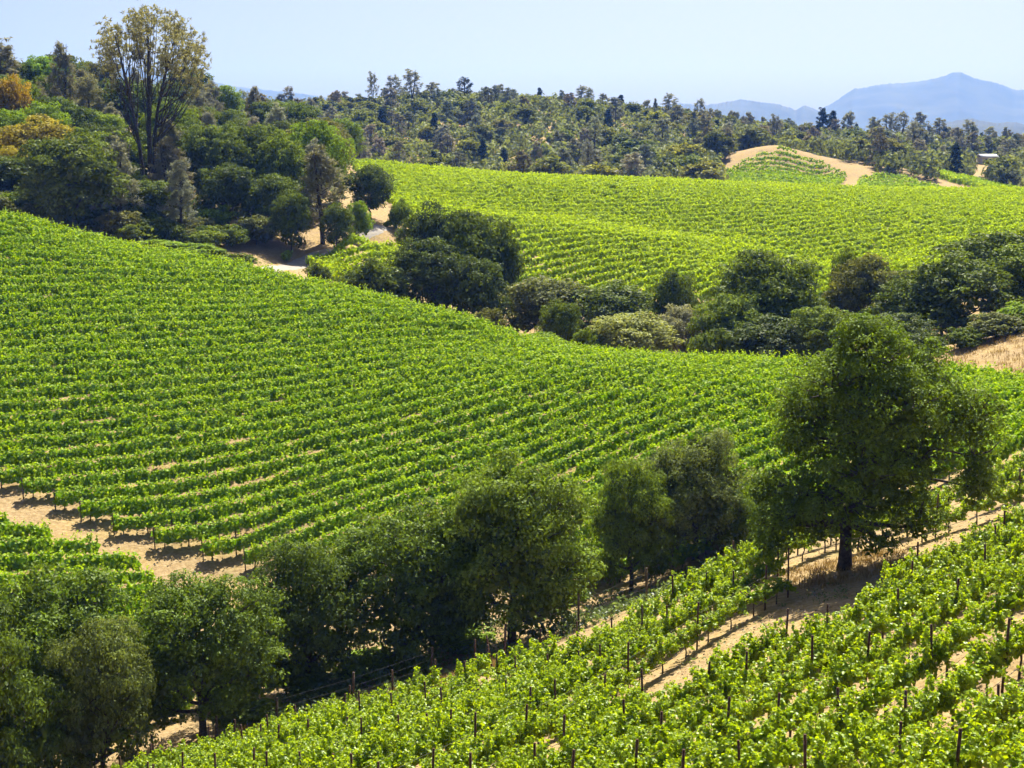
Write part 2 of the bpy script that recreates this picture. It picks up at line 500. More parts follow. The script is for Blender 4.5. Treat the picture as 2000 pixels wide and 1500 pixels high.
UPV = np.array([0., 0., 1.])
def make_near_vine(seed):
    rng = np.random.default_rng(seed)
    tb = Tubes()
    lean = rng.uniform(-.06, .06, 2)
    pts = [(0, 0, -.1), (rng.uniform(-.03, .03), rng.uniform(-.03, .03), .3), (lean[0], lean[1], .6), (lean[0] * .7, lean[1] * .5, .86)]
    tb.add(pts, [.05, .036, .032, .045], 6)
    for s in (-1, 1):
        tb.add(bent((lean[0] * .7, 0, .84), (s * .9, 0, .93), rng, .03, 5), [.034, .03, .026, .022, .016], 5)
    C, N, T, S = [], [], [], []
    nsh = 24
    for k in range(nsh):
        x = -0.95 + 1.9 * (k + rng.uniform(0, 1)) / nsh
        L = rng.uniform(.6, 1.15)
        kind = rng.uniform()
        side = rng.choice([-1, 1])
        if kind < .62: d = np.array([rng.normal() * .2, rng.normal() * .24, 1.0])
        elif kind < .85: d = np.array([rng.normal() * .3, side * rng.uniform(.35, .75), .65])
        else: d = np.array([rng.normal() * .4, side * .8, .05]); L *= .8
        d /= np.linalg.norm(d)
        a = np.array([x, rng.normal() * .04, .92])
        path = bent(a, a + d * L, rng, .07, 5)
        path[:, 2] -= np.linspace(0, 1, 5) ** 2 * rng.uniform(0, .3) * L
        tb.add(path, [.007, .006, .005, .004, .003], 3)
        nl = int(L * 48)
        f = np.sort(rng.uniform(.02, 1.0, nl))
        P = np.stack([np.interp(f, np.linspace(0, 1, 5), path[:, i]) for i in range(3)], 1)
        sd = np.where(np.arange(nl) % 2 == 0, 1, -1)[:, None]
        out = rng.normal(size=(nl, 3)) * .7 + sd * np.cross(d, rng.normal(size=3)) * .6
        out = unit(out)
        C.append(P + out * rng.uniform(.04, .15, (nl, 1)) * (1.1 - .5 * f[:, None]))
        N.append(unit(out * .55 + np.array([0, 0, .75]) + rng.normal(size=(nl, 3)) * .5))
        T.append(out + np.array([0, 0, -.35]))
        S.append(rng.uniform(.08, .145, nl) * (1.12 - .42 * f))
    ti = [rng.uniform(0, 1, len(c)) for c in C]
    m = 60                                                  # larger leaves close to the cordon, inner shade painted in by darkest tint
    C.append(np.stack([rng.uniform(-.95, .95, m), rng.normal(size=m) * .12, rng.uniform(.75, 1.35, m)], 1))
    N.append(np.array([0, 1., .2]) * rng.choice([-1, 1], (m, 1)) + rng.normal(size=(m, 3)) * .35); T.append(rng.normal(size=(m, 3)) - UPV)
    S.append(rng.uniform(.18, .27, m)); ti.append(np.zeros(m))
    C = np.concatenate(C); C[:, 2] = np.maximum(C[:, 2], .55)
    fol = leaf_mesh('vine_foliage', C, np.concatenate(N), np.concatenate(S), .98, rng, M_VINE, True, np.concatenate(T), np.concatenate(ti))
    return tb.mesh('vine_trunk', M_VTRUNK), fol

VINES = [make_near_vine(100 + i) for i in range(9)]

post_t = Tubes(); post_t.add([(0, 0, -.3), (0, 0, 1.0), (0, 0, 2.2)], [.046, .045, .044], 6)
POST_MESH = post_t.mesh('trellis_post', M_POST)

OAK_XY = plan(1662, 75.0)
_gx = np.linspace(-60, 60, 1201)
_slope = np.clip(1.5 - (_gx - 2) * 1.1 / 23, .4, 1.5)
_gy = np.concatenate([[0], np.cumsum((_slope[1:] + _slope[:-1]) * .5 * .1)])
_gy = _gy - np.interp(9.3, _gx, _gy) + 67.6
_gs = np.concatenate([[0], np.cumsum(np.hypot(np.diff(_gx), np.diff(_gy)))])

def near_allowed(x, y, k):
    if k <= -4 and (y > 70.6 + .13 * (x + 10) or x > 4): return False
    if -4 < k < 0 and y > 84 + (x - 8) * .22: return False
    if -4 < k < 0 and x < 3 and y > 75.4 + .11 * x: return False
    od = math.hypot(x - OAK_XY[0], y - OAK_XY[1])
    if k == 0 and od < 5.4: return False
    if k == -1 and od < 3.6: return False
    if k == .9 and x > 3.2: return False
    if k == 1.9 and x > 4.6: return False
    if k == 2 and 10.8 < x < 16.4: return False
    return True

def near_rows():
    rng = random.Random(4)
    made = 0
    for k in list(range(-14, 1)) + [.9, 1.9] + list(range(2, 14)):
        n = int(_gs[-1] / 1.85)
        ph = rng.uniform(0, 1)
        rowpts = []
        for j in range(n):
            sj = (j + ph) * 1.85
            x = float(np.interp(sj, _gs, _gx)); y = float(np.interp(sj, _gs, _gy)) - (3.15 * k if k <= 0 else (3.75 * k if k < 2 else 10.8 + 3.35 * (k - 2)))
            a = math.atan(float(np.interp(x, _gx, _slope)))       # direction of the row from +x
            if y < 25: continue
            z = g1(x, y)
            u, v = pix(x, y, z + .9)
            if not (-110 < u < 2100 and v < 1580): continue
            if not near_allowed(x, y, k): continue
            rowpts.append((a, x, y, z, u, v))
        if len(rowpts) < 2: continue
        if k <= -4: where = '%s row left of the oak, ending at the fence' % ordinal(-k - 3)
        elif k in (.9, 1.9): where = '%s short row ending below the bare strip at the oak' % ORD[int(k)]
        elif k <= 0: where = '%s row behind the bare strip at the oak' % ordinal(1 - k)
        else: where = '%s row in front of the bare strip at the oak' % ordinal(k - 1)
        for i, (a, x, y, z, u, v) in enumerate(rowpts):
            if rng.random() < .02: continue
            t, f = VINES[rng.randrange(len(VINES))]
            flip = math.pi if rng.random() < .5 else 0
            s = rng.uniform(.95, 1.18) * (.76 if k == 0 else 1)
            e = empty('grape_vine', (x, y, z), a + flip + rng.uniform(-.06, .06), (1.08, s * 1.15, s * rng.uniform(.95, 1.1)))
            tag(e, ordinal(i + 1) + ' vine up the ' + where, 'vine', 'vines, ' + where)
            link('trunk', t, e); link('foliage', f, e)
            made += 1
        # the trellis of the row: posts, wires and the drip hose
        runs = [[rowpts[0]]]
        for p, q in zip(rowpts[:-1], rowpts[1:]):
            if math.hypot(q[1] - p[1], q[2] - p[2]) > 4: runs.append([])
            runs[-1].append(q)
        e = empty('vine_trellis', rowpts[0][1:4])
        tag(e, 'brown posts and wires, ' + where, 'trellis', 'trellises of the near hillside')
        ox = Vector(e.location)
        for rn in runs:
            for i, (a, x, y, z, u, v) in enumerate(rn):
                if i % 3 == 0 or i == len(rn) - 1:
                    qx, qy = x + .93 * math.cos(a), y + .93 * math.sin(a)
                    p = link('post', POST_MESH, e, Vector((qx, qy, g1(qx, qy))) - ox)
                    p.rotation_euler = (rng.uniform(-.05, .05), rng.uniform(-.05, .05), rng.uniform(0, 3))
                    p.scale = (1, 1, rng.uniform(.95, 1.12))
            if len(rn) < 2: continue
            for h, rad, nm, mt in ((1.25, .004, 'wire', M_WIRE), (1.65, .004, 'wire', M_WIRE), (.42, .011, 'drip_hose', M_HOSE)):
                tb = Tubes()
                tb.add([(x - ox.x, y - ox.y, z + h - ox.z - (.05 * (q % 2) if nm == 'drip_hose' else 0)) for q, (a, x, y, z, u, v) in enumerate(rn)], rad, 4)
                link(nm, tb.mesh(nm, mt), e)
    return made
N_NEAR = near_rows()
print('near vines', N_NEAR)

# ------------------------------------------------------------------ vine rows on the slopes beyond
def slope_block(poly, heading, spacing, mat, per_m, leaf, label, group, name_seed, h0=.50, h1=1.72, half=.63, shoots=True,
                trunks=None, vine=1.8, from_below=True, gap=.06, phase=0.0, dense=2.6):
    """parallel vine rows clipped to a plan polygon; every row is one thing"""
    rng = np.random.default_rng(name_seed)
    d = np.array([math.sin(R(heading)), math.cos(R(heading))]); n = np.array([-d[1], d[0]])
    P = np.array(poly)
    cs = P @ n; ds = P @ d
    rows = np.arange(cs.min() + spacing * (.5 + phase), cs.max(), spacing)
    count = 0
    tm = None
    for ri, c in enumerate(rows):
        s = np.arange(ds.min(), ds.max(), .5)
        wob = .12 * np.sin(s * .05 + ri)
        X = d[0] * s + n[0] * (c + wob); Y = d[1] * s + n[1] * (c + wob)
        ok = inside(X, Y, poly)
        if ok.sum() < 6: continue
        Z = ground(X, Y)
        # split into runs, keep them in one row
        so = s[ok]
        L = len(so) * .5
        nl = int(L * per_m)
        idx = rng.integers(0, len(so), nl)
        sl = so[idx] + rng.uniform(0, .5, nl)
        vi = np.floor(sl / vine).astype(int)
        table = rng.uniform(0, 1, vi.max() - vi.min() + 2)
        tv = table[vi - vi.min()]
        vig = .90 + .18 * tv
        vig = np.where(tv < gap, .70, vig)
        fr = (sl / vine) % 1.0
        hump = .92 + .10 * np.sin(fr * math.pi)
        gx = np.interp(sl, s, X); gy = np.interp(sl, s, Y); gz = np.interp(sl, s, Z)
        ph = rng.uniform(-.35, math.pi + .35, nl)
        rad = rng.uniform(.45, 1.08, nl) ** .7
        lat = half * vig * np.cos(ph) * rad * rng.uniform(.8, 1.15, nl)
        hh = h0 + (h1 - h0) * vig * hump * (.38 + .62 * np.sin(ph) * rad)
        core = rng.uniform(size=nl) < .24  # inner leaves added to stop sun leaking through the row
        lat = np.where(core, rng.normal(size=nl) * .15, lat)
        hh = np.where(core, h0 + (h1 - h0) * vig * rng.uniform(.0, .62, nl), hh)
        nz = np.sin(ph) * .8 + .35
        Nn = np.stack([n[0] * np.cos(ph), n[1] * np.cos(ph), nz], 1) + rng.normal(size=(nl, 3)) * .45
        Nn = np.where(core[:, None], np.array([n[0], n[1], .1]) + rng.normal(size=(nl, 3)) * .3, Nn)
        C = np.stack([gx + n[0] * lat, gy + n[1] * lat, gz + hh], 1)
        size = leaf * rng.uniform(.7, 1.3, nl) * np.where(core, dense, 1.0)
        tnt = np.where(core, 0.0, rng.uniform(0, 1, nl))  # darkest tint on the core paints shade inside the row
        T = None
        if shoots:
            # spiky shoots standing out of the top
            ns = int(L * per_m * .028) + 1
            idx = rng.integers(0, len(so), ns); ss = so[idx] + rng.uniform(0, .5, ns)
            bx = np.interp(ss, s, X); by = np.interp(ss, s, Y); bz = np.interp(ss, s, Z)
            base = np.stack([bx + n[0] * rng.normal(size=ns) * half * .5, by + n[1] * rng.normal(size=ns) * half * .5, bz + h1 * .86], 1)
            dr = unit(np.stack([rng.normal(size=ns) * .35, rng.normal(size=ns) * .35, np.ones(ns)], 1))
            ln = rng.uniform(.25, .75, ns)[:, None]
            parts = []
            for q in range(5):
                parts.append(base + dr * ln * (q + .5) / 5 + rng.normal(size=(ns, 3)) * .035)
            Cs = np.concatenate(parts)
            Ns = rng.normal(size=Cs.shape) + np.array([0, 0, .4])
            C = np.concatenate([C, Cs]); Nn = np.concatenate([Nn, Ns])
            size = np.concatenate([size, leaf * rng.uniform(.6, .95, len(Cs))]); tnt = np.concatenate([tnt, rng.uniform(.4, 1, len(Cs))])
        x0, y0 = float(np.interp(so[0], s, X)), float(np.interp(so[0], s, Y)); z0 = float(np.interp(so[0], s, Z))
        count += 1
        e = empty('vine_row', (x0, y0, z0))
        tag(e, label % ordinal(count), 'vine row', group)
        link('foliage', leaf_mesh('row_foliage', C - np.array([x0, y0, z0]), Nn, size, .85, rng, mat, False, None, tnt), e)
        if trunks:
            if tm is None:
                tb = Tubes(); tb.add([(0, 0, -.1), (.03, .02, .35), (-.02, .01, .65), (.02, 0, .95)], [.06, .045, .04, .05], 6)
                tm = tb.mesh('slope_vine_trunk', M_VTRUNK)
                tp = Tubes(); tp.add([(0, 0, -.2), (0, 0, .8), (0, 0, 1.65)], [.055, .05, .05], 6)
                pm = tp.mesh('row_end_post', M_WOOD)
            tmax, stepm = trunks
            p = link('end_post', pm, e, (0, 0, 0)); p.rotation_euler = (float(rng.uniform(-.08, .08)), -.05, 0)
            q = so[0] + .7
            while q < so[0] + tmax and q < so[-1]:
                tx, ty, tz = [float(np.interp(q, s, A)) for A in (X, Y, Z)]
                t = link('trunk', tm, e, (tx - x0, ty - y0, tz - z0)); t.rotation_euler = (0, 0, float(rng.uniform(0, 6)))
                q += stepm
    return count

def pp(*uds):
    return [plan(u, d) for u, d in uds]

LEFT = pp((-160,119),(0,115.5),(90,113.6),(160,111.8),(228,111),(296,110.2),(372,109.5),(443,108.8),(560,107),(700,105),(1000,100.5),(1150,98.5),(1300,98),(1500,97),(1700,96),(2000,93.5),(2200,92),
          (2200,110),(1990,120.5),(1750,135),(1500,145),(1300,150),(1100,157),(900,164),(700,171),(430,177),(250,180),(0,179),(-160,179))
n1 = slope_block(LEFT, 64.5, 2.25, M_VINE_L, 96, .235, 'green vine row on the left slope, %s row counted up from the gully oaks', 'vine rows on the left slope', 11,
                 trunks=(6.5, 1.8))
LOW = [hit(u, v, 76, 112) for u, v in ((-120,1030),(-20,1036),(20,1048),(75,1062),(160,1084),(240,1112),(290,1140),(330,1200),(360,1330),(380,1420),(330,1440),(200,1420),(0,1330),(-120,1300))]
n2 = slope_block(LOW, 64.5, 2.12, M_VINE_L, 80, .26, 'short green vine row below the bare headland, %s row up from the shaded oaks', 'vine rows below the headland', 12,
                 trunks=(9.0, 1.8))
FAR = pp((800,236),(850,217),(950,207),(1000,201),(1300,193),(1600,189),(2000,183),(2200,181),(2200,350),(2000,348),(1600,354),(1300,354),(1000,350),(850,342),(690,339),(720,292),(770,254))
n3 = slope_block(FAR, 62.0, 3.7, M_VINE_F, 56, .37, 'yellow-green vine row on the far slope, %s row up from the creek trees', 'vine rows on the far slope', 13,
                 half=.56, h0=.4, h1=1.7, shoots=True, dense=2.2)
STRIP = [hit(u, v, 196, 300) for u, v in ((588,512),(640,500),(790,481),(800,530),(700,560),(640,552))]
n4 = slope_block(STRIP, 52.0, 3.0, M_VINE_F, 40, .30, 'short vine row beside the grey road, %s row up from the creek bushes', 'vine rows beside the road', 14, trunks=(4.0, 1.8))
KNOLL = [hit(u, v, 396, 520) for u, v in ((1408, 369), (1412, 342), (1440, 325), (1490, 303), (1523, 293), (1552, 302), (1612, 324), (1652, 346), (1628, 372))]
n5 = slope_block(KNOLL, 84.0, 3.0, M_VINE_L, 18, .55, 'thin vine row on the bare knoll, %s row up from its foot', 'vine rows on the bare knoll', 15,
                 half=.42, shoots=False, gap=.12, dense=1.0)
KN2 = pp((1660,412),(1662,438),(1700,444),(1745,440),(1810,424),(1830,410))
n6 = slope_block(KN2, 84.0, 2.9, M_VINE_L, 15, .55, 'thin vine row right of the knoll track, %s row up from its foot', 'vine rows right of the knoll track', 16, half=.36, shoots=False, gap=.08, dense=1.0)
KN3 = pp((1735,472),(1760,482),(1800,476),(1880,462),(1975,440),(1930,428),(1850,442),(1790,456))
n7 = slope_block(KN3, 84.0, 2.6, M_VINE_F, 20, .6, 'green vine row in the far clearing below the house, %s row up from its foot', 'vine rows in the far clearing', 17, half=.6, shoots=False, gap=.04)
print('rows', n1, n2, n3, n4, n5, n6, n7, time.time() - T0)

# ------------------------------------------------------------------ trees
UP = np.array([0., 0., 1.])

def tree_meshes(name, seed, H, lobes, n_puffs, per_puff, leaf, trunk_r, fork=.3, puff=(.35, .75), bark=None, mat=None, aspect=.6,
                lean=(0, 0), twigs=.35, flat=.75, up_bias=.55, inner=.12, wexp=1.0, limb=.62):
    """trunk with limbs, and a crown of many leaf clumps hung on its lobes (cx, cy, cz, rx, ry, rz)"""
    rng = np.random.default_rng(seed)
    bark = bark or M_BARK; mat = mat or M_TREE
    lobes = np.asarray(lobes, float)
    tb = Tubes()
    fk = np.array([lean[0], lean[1], H * fork])
    top = np.array([lean[0] * 1.3 + rng.normal() * .03 * H, lean[1] * 1.3 + rng.normal() * .03 * H, H * .72])
    tb.add([(0, 0, -.35), (lean[0] * .1, lean[1] * .1, H * fork * .15), (lean[0] * .45, lean[1] * .45, H * fork * .5), fk],
           [trunk_r * 1.5, trunk_r * 1.08, trunk_r * .92, trunk_r * .85], 9)
    lead = bent(fk - UP * .05, top, rng, .07, 7)
    tb.add(lead, np.linspace(trunk_r * .84, trunk_r * .2, 7), 7)
    area = (lobes[:, 3] * lobes[:, 5]) ** wexp
    for lb in lobes:
        c = lb[:3]
        f = np.clip((c[2] * limb - fk[2]) / (top[2] - fk[2]), 0, .8)
        st = np.array([np.interp(f, np.linspace(0, 1, 7), lead[:, i]) for i in range(3)])
        tb.add(bent(st, c, rng, .09, 6, .05), np.linspace(trunk_r * (.5 - .22 * f), trunk_r * .12, 6), 6)
    cnt = rng.multinomial(n_puffs, area / area.sum())
    C, N, S, TI = [], [], [], []
    for li, (lb, k) in enumerate(zip(lobes, cnt)):
        c, rr = lb[:3], lb[3:]
        dirs = unit(rng.normal(size=(k * 3 + 6, 3)) + UP * up_bias * .6)
        dirs = dirs[dirs[:, 2] > -.55]
        pos = c + dirs * rr * rng.uniform(.62, 1.05, (len(dirs), 1))
        keep = np.ones(len(pos), bool)
        for lj, l2 in enumerate(lobes):
            if lj != li:
                keep &= (((pos - l2[:3]) / l2[3:]) ** 2).sum(1) > .42
        pos, dirs = pos[keep][:k], dirs[keep][:k]
        for p, dv in zip(pos, dirs):
            if rng.uniform() < twigs:
                tb.add(bent(c + (p - c) * .15, p, rng, .08, 4), np.linspace(trunk_r * .16, trunk_r * .05, 4), 4)
            pr = rng.uniform(*puff)
            m = max(4, int(per_puff * rng.uniform(.6, 1.4)))
            dd = unit(rng.normal(size=(m, 3)) + UP * up_bias * 1.4 + dv * .45)
            q = p + dd * pr * rng.uniform(.55, 1.05, (m, 1)) * np.array([1.2, 1.2, flat])
            C.append(q); N.append(dd * .9 + UP * .35 + rng.normal(size=(m, 3)) * .42)
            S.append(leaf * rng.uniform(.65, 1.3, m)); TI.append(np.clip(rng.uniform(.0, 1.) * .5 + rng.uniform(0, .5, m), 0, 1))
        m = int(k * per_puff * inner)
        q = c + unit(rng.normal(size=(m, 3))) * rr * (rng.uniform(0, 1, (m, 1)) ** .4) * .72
        C.append(q); N.append(rng.normal(size=(m, 3)) + UP * .3); S.append(leaf * 2.3 * rng.uniform(.7, 1.3, m)); TI.append(rng.uniform(0, .15, m))  # large inner leaves added to block light, crown shade put into their tint
    C = np.concatenate(C)
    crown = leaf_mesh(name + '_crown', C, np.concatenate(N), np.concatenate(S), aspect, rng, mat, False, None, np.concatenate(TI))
    return tb.mesh(name + '_trunk', bark), crown

def round_lobes(rng, n, H, W, low=.30):
    """lobes of a broad crown of height H and width W"""
    L = []
    for k in range(n):
        a = k * 2.399 + rng.uniform(-.4, .4)
        q = (k + .5) / n
        z = H * (low + (0.83 - low) * q ** .75) + rng.uniform(-.03, .03) * H
        sp = W * .5 * (.62 * math.sqrt(max(0, 1 - ((z / H - .42) / .50) ** 2)) if k < n - 1 else .1)
        rad = W * rng.uniform(.16, .30)
        sp *= rng.uniform(.8, 1.18)
        L.append((math.cos(a) * sp, math.sin(a) * sp, z, rad, rad, rad * rng.uniform(.62, .85)))
    return L

def bbox_norm(tm, cm):
    """reference height and width of a built tree"""
    co = np.empty(len(cm.vertices) * 3, np.float32); cm.vertices.foreach_get('co', co); co = co.reshape(-1, 3)
    hi = np.percentile(co[:, 2], 99.7)
    w = np.percentile(co[:, 0], 99) - np.percentile(co[:, 0], 1)
    w2 = np.percentile(co[:, 1], 99) - np.percentile(co[:, 1], 1)
    return float(hi), float((w + w2) / 2)

KIND = {}
def reg(kind, pair):
    KIND.setdefault(kind, []).append((pair, bbox_norm(*pair)))

for s in range(5):       # oaks of the gully, seen at 75-100 m
    rg = np.random.default_rng(300 + s)
    reg('near_oak', tree_meshes('near_oak', 310 + s, 9.0, round_lobes(rg, 15, 9.0, 9.0, .15), 330, 78, .20, .24, .20, (.45, .95)))
for s in range(5):       # creek and hill oaks, seen at 140-350 m
    rg = np.random.default_rng(330 + s)
    reg('oak', tree_meshes('oak', 340 + s, 11.0, round_lobes(rg, 13, 11.0, 10.5, .13), 190, 52, .38, .24, .15, (.65, 1.35)))
for s in range(3):       # shrubs, foliage to the ground
    rg = np.random.default_rng(360 + s)
    L = [(math.cos(k * 2.4) * .8, math.sin(k * 2.4) * .8, .9 + .35 * (k % 3), 1.0, 1.0, .95) for k in range(5)]
    reg('bush', tree_meshes('bush', 370 + s, 2.8, L, 85, 34, .22, .06, .12, (.28, .5), twigs=.2, inner=.25))
def pine_lobes(rg, H, W, n, low=.22, cone=1.0):
    L = []
    for k in range(n):
        q = (k + .5) / n; a = k * 2.4 + rg.uniform(-.3, .3)
        w = W * .5 * (1 - q) ** cone * .75 + .05 * W
        L.append((math.cos(a) * w * .75, math.sin(a) * w * .75, H * (low + (.93 - low) * q), W * .20 * (1.15 - .6 * q), W * .20 * (1.15 - .6 * q), H * .085))
    return L
def pine_meshes(name, seed, H, W, leaf, n_puffs, per, cone=.7, low=.25, n=16, aspect=.16, stems=1, bark=None, puff=(.5, .95)):
    rg = np.random.default_rng(seed)
    L = pine_lobes(rg, H, W, n, low, cone)
    tb = Tubes()
    for k in range(stems):
        off = rg.normal(size=2) * W * .10 * (stems > 1)
        pts = [(0, 0, -.4), (off[0] * .2, off[1] * .2, H * .3), (off[0] * .7, off[1] * .7, H * .65), (off[0], off[1], H * .97)]
        tb.add(pts, np.array([.016, .013, .009, .003]) * H * (1 if k == 0 else .7), 7)
    for lb in L:
        tb.add(bent((0, 0, lb[2] - H * .06), lb[:3], rg, .08, 4), [.0055 * H, .004 * H, .003 * H, .001 * H], 4)
    C, N, S, TI = [], [], [], []
    for lb in L:
        k = max(3, int(n_puffs / n))
        dirs = unit(rg.normal(size=(k, 3)) + UP * .25)
        pos = np.array(lb[:3]) + dirs * np.array(lb[3:]) * rg.uniform(.3, 1.1, (k, 1))
        for p in pos:
            m = max(4, int(per * rg.uniform(.6, 1.4))); pr = rg.uniform(*puff) * W / 7
            dd = unit(rg.normal(size=(m, 3)) + UP * .4)
            C.append(p + dd * pr * rg.uniform(.2, 1.0, (m, 1))); N.append(rg.normal(size=(m, 3)) + UP * .4)
            S.append(leaf * rg.uniform(.6, 1.3, m)); TI.append(np.clip(rg.uniform(0, .6) + rg.uniform(0, .4, m), 0, 1))
    cm = leaf_mesh(name + '_crown', np.concatenate(C), np.concatenate(N), np.concatenate(S), aspect, rg, M_NEEDLE, False, None, np.concatenate(TI))
    return tb.mesh(name + '_trunk', bark or M_BARK), cm
for s in range(4):       # grey pines of the near hill
    reg('pine', pine_meshes('pine', 400 + s, 15.0, 7.0, .75, 150, 30, cone=.55, low=.24, n=22, aspect=.2, stems=1 + s % 2))
for s in range(4):       # the same far away, coarser
    reg('far_pine', pine_meshes('far_pine', 420 + s, 13.0, 6.0, 1.0, 75, 13, cone=.55, low=.28, n=15, aspect=.3, stems=1 + s % 2))
for s in range(2):
    reg('far_lean_pine', pine_meshes('far_lean_pine', 430 + s, 15.0, 6.5, .95, 84, 11, cone=.35, low=.42, n=14, aspect=.28, stems=2))
for s in range(2):
    reg('far_fir', pine_meshes('far_fir', 440 + s, 12.0, 5.5, .8, 110, 15, cone=1.0, low=.12, n=20, aspect=.45))
for s in range(5):
    rg = np.random.default_rng(450 + s)
    reg('far_oak', tree_meshes('far_oak', 460 + s, 9.0, round_lobes(rg, 7, 9.0, 9.5, .22), 70, 18, .85, .26, .2, (.7, 1.3), twigs=.1, inner=.3))
for s in range(2):
    L = [(math.cos(k * 2.4) * 1.0, math.sin(k * 2.4) * 1.0, 1.0 + .3 * (k % 2), 1.2, 1.2, 1.0) for k in range(4)]
    reg('far_bush', tree_meshes('far_bush', 480 + s, 2.8, L, 26, 14, .6, .06, .12, (.4, .8), twigs=.1, inner=.3))
print('tree kinds', time.time() - T0)

TREE_RNG = random.Random(21)
NAMES = {'near_oak': 'oak_tree', 'oak': 'oak_tree', 'bush': 'bush', 'pine': 'pine_tree', 'far_pine': 'pine_tree', 'far_lean_pine': 'pine_tree',
         'far_fir': 'fir_tree', 'far_oak': 'oak_tree', 'far_bush': 'bush'}
CATS = {'oak_tree': 'tree', 'pine_tree': 'tree', 'fir_tree': 'tree', 'bush': 'bush'}
PLACED = []

def place(kind, x, y, H, W, color, label, group=None, variant=None, rz=None, lean=None):
    lst = KIND[kind]
    pair, (h, w) = lst[(TREE_RNG.randrange(len(lst)) if variant is None else variant % len(lst))]
    e = empty(NAMES[kind], (x, y, g1(x, y) - .05), TREE_RNG.uniform(0, 6.28) if rz is None else rz, (W / w, W / w, H / h))
    if lean: e.rotation_euler = (lean[0], lean[1], e.rotation_euler[2])
    tag(e, label, CATS[NAMES[kind]], group)
    link('trunk', pair[0], e)
    link('crown', pair[1], e, color=color)
    PLACED.append((x, y, W))
    return e

def sight(kind, u, vtop, d, wpx, color, label, group=None, **kw):
    """tree on the land at bearing u and distance d, as tall as its sighted top"""
    x, y = plan(u, d)
    z = g1(x, y)
    top = ray(u, vtop)[1] * d
    return place(kind, x, y, max(1.0, top - z), wpx * d / FPX, color, label, group, **kw)

OAKC = (.115, .160, .016); OAKB = (.155, .215, .014); OAKD = (.085, .120, .018); GREYC = (.150, .170, .050); BRIGHT = (.200, .300, .014)
OLIVE = (.145, .155, .035); PINEC = (.240, .230, .130); PINEG = (.29, .295, .215); WILLOW = (.30, .33, .10); ORANGE = (.42, .29, .018); YEL = (.34, .29, .025)

# ---- the big oak on the near hillside
def big_oak():
    d = 75.0; s = d / FPX
    x, y = plan(1662, d); z = g1(x, y)
    ub, vb = pix(x, y, z)
    def lb(u, v, ru, rv, dy=0.0, ry=None):
        return ((u - ub) * s, dy, (vb - v) * s, ru * s, (ry or ru) * s, rv * s)
    L = [lb(1690,690,102,72), lb(1610,738,84,68,-.8), lb(1782,722,78,74,.8), lb(1582,805,86,64,.9), lb(1700,790,108,82,-1.2), lb(1805,805,80,74,.2),
         lb(1888,802,60,64,-.6), lb(1904,885,58,74,.4), lb(1660,872,110,72,1.3), lb(1772,885,84,68,-1.0), lb(1548,852,46,38,.3),
         lb(1640,960,98,70,-1.1), lb(1745,965,78,76,1.0), lb(1550,965,86,64,.3), lb(1515,1015,58,62,-.4), lb(1500,1060,36,36,.2), lb(1600,1030,62,48,.9), lb(1790,1010,42,55,-.6),
         lb(1906,945,40,50,.1), lb(1700,1045,50,38,-1.3), lb(1480,960,26,34,.6), lb(1690,640,60,36,.2)]
    # the crown is as deep as it is wide: lobes towards and away from the camera
    L += [lb(1660,750,80,66,2.6,85), lb(1710,860,85,66,2.9,80), lb(1650,890,80,62,-2.8,80), lb(1735,770,75,62,-2.7,75)]
    t, c = tree_meshes('big_oak', 77, (vb - 612) * s, L, 900, 66, .165, .33, .20, (.32, .68), twigs=.5, inner=.10, wexp=.7, flat=.9, limb=.95)
    e = empty('oak_tree', (x, y, z))
    tag(e, 'big spreading oak standing alone on the bare strip of the near hillside', 'tree')
    link('trunk', t, e); link('crown', c, e, color=(.135, .205, .014))
big_oak()

# ---- oaks of the gully
GUL = (.125, .190, .018); GUB = (.155, .225, .018); GUD = (.100, .150, .018)
GO = 'oaks of the gully'
sight('near_oak', 60, 1118, 77, 387, GUL, 'dark oak filling the lower left corner of the picture', GO, variant=0)
sight('near_oak', -60, 1190, 70, 290, GUD, 'dark oak cut off by the left edge, nearest the corner', GO, variant=3)
sight('near_oak', 170, 1210, 73, 222, (.150, .190, .045), 'narrow greyish oak between the corner oak and the one by the first fence post', GO, variant=1)
sight('near_oak', 375, 1118, 79, 310, GUL, 'rounded dark oak behind the first wooden fence post', GO, variant=1)
sight('near_oak', 590, 1045, 88, 261, GUD, 'dark oak in the gully at the lower end of the bare headland', GO, variant=2)
sight('near_oak', 800, 985, 91, 319, GUL, 'broad oak in the gully left of the tallest gully oak', GO, variant=3)
sight('near_oak', 1000, 893, 89, 310, GUB, 'tallest gully oak, with a thick dark trunk by the wire fence', GO, variant=4)
sight('near_oak', 1238, 900, 96, 164, GUB, 'slender gully oak with a thin bare trunk above the near vines', GO, variant=0)
sight('near_oak', 1365, 838, 99, 226, (.150, .190, .045), 'greyish open oak in the gully, next on the left to the big lone oak', GO, variant=2)
sight('near_oak', 1450, 960, 97, 116, GUL, 'small oak tucked against the big lone oak', GO, variant=1)

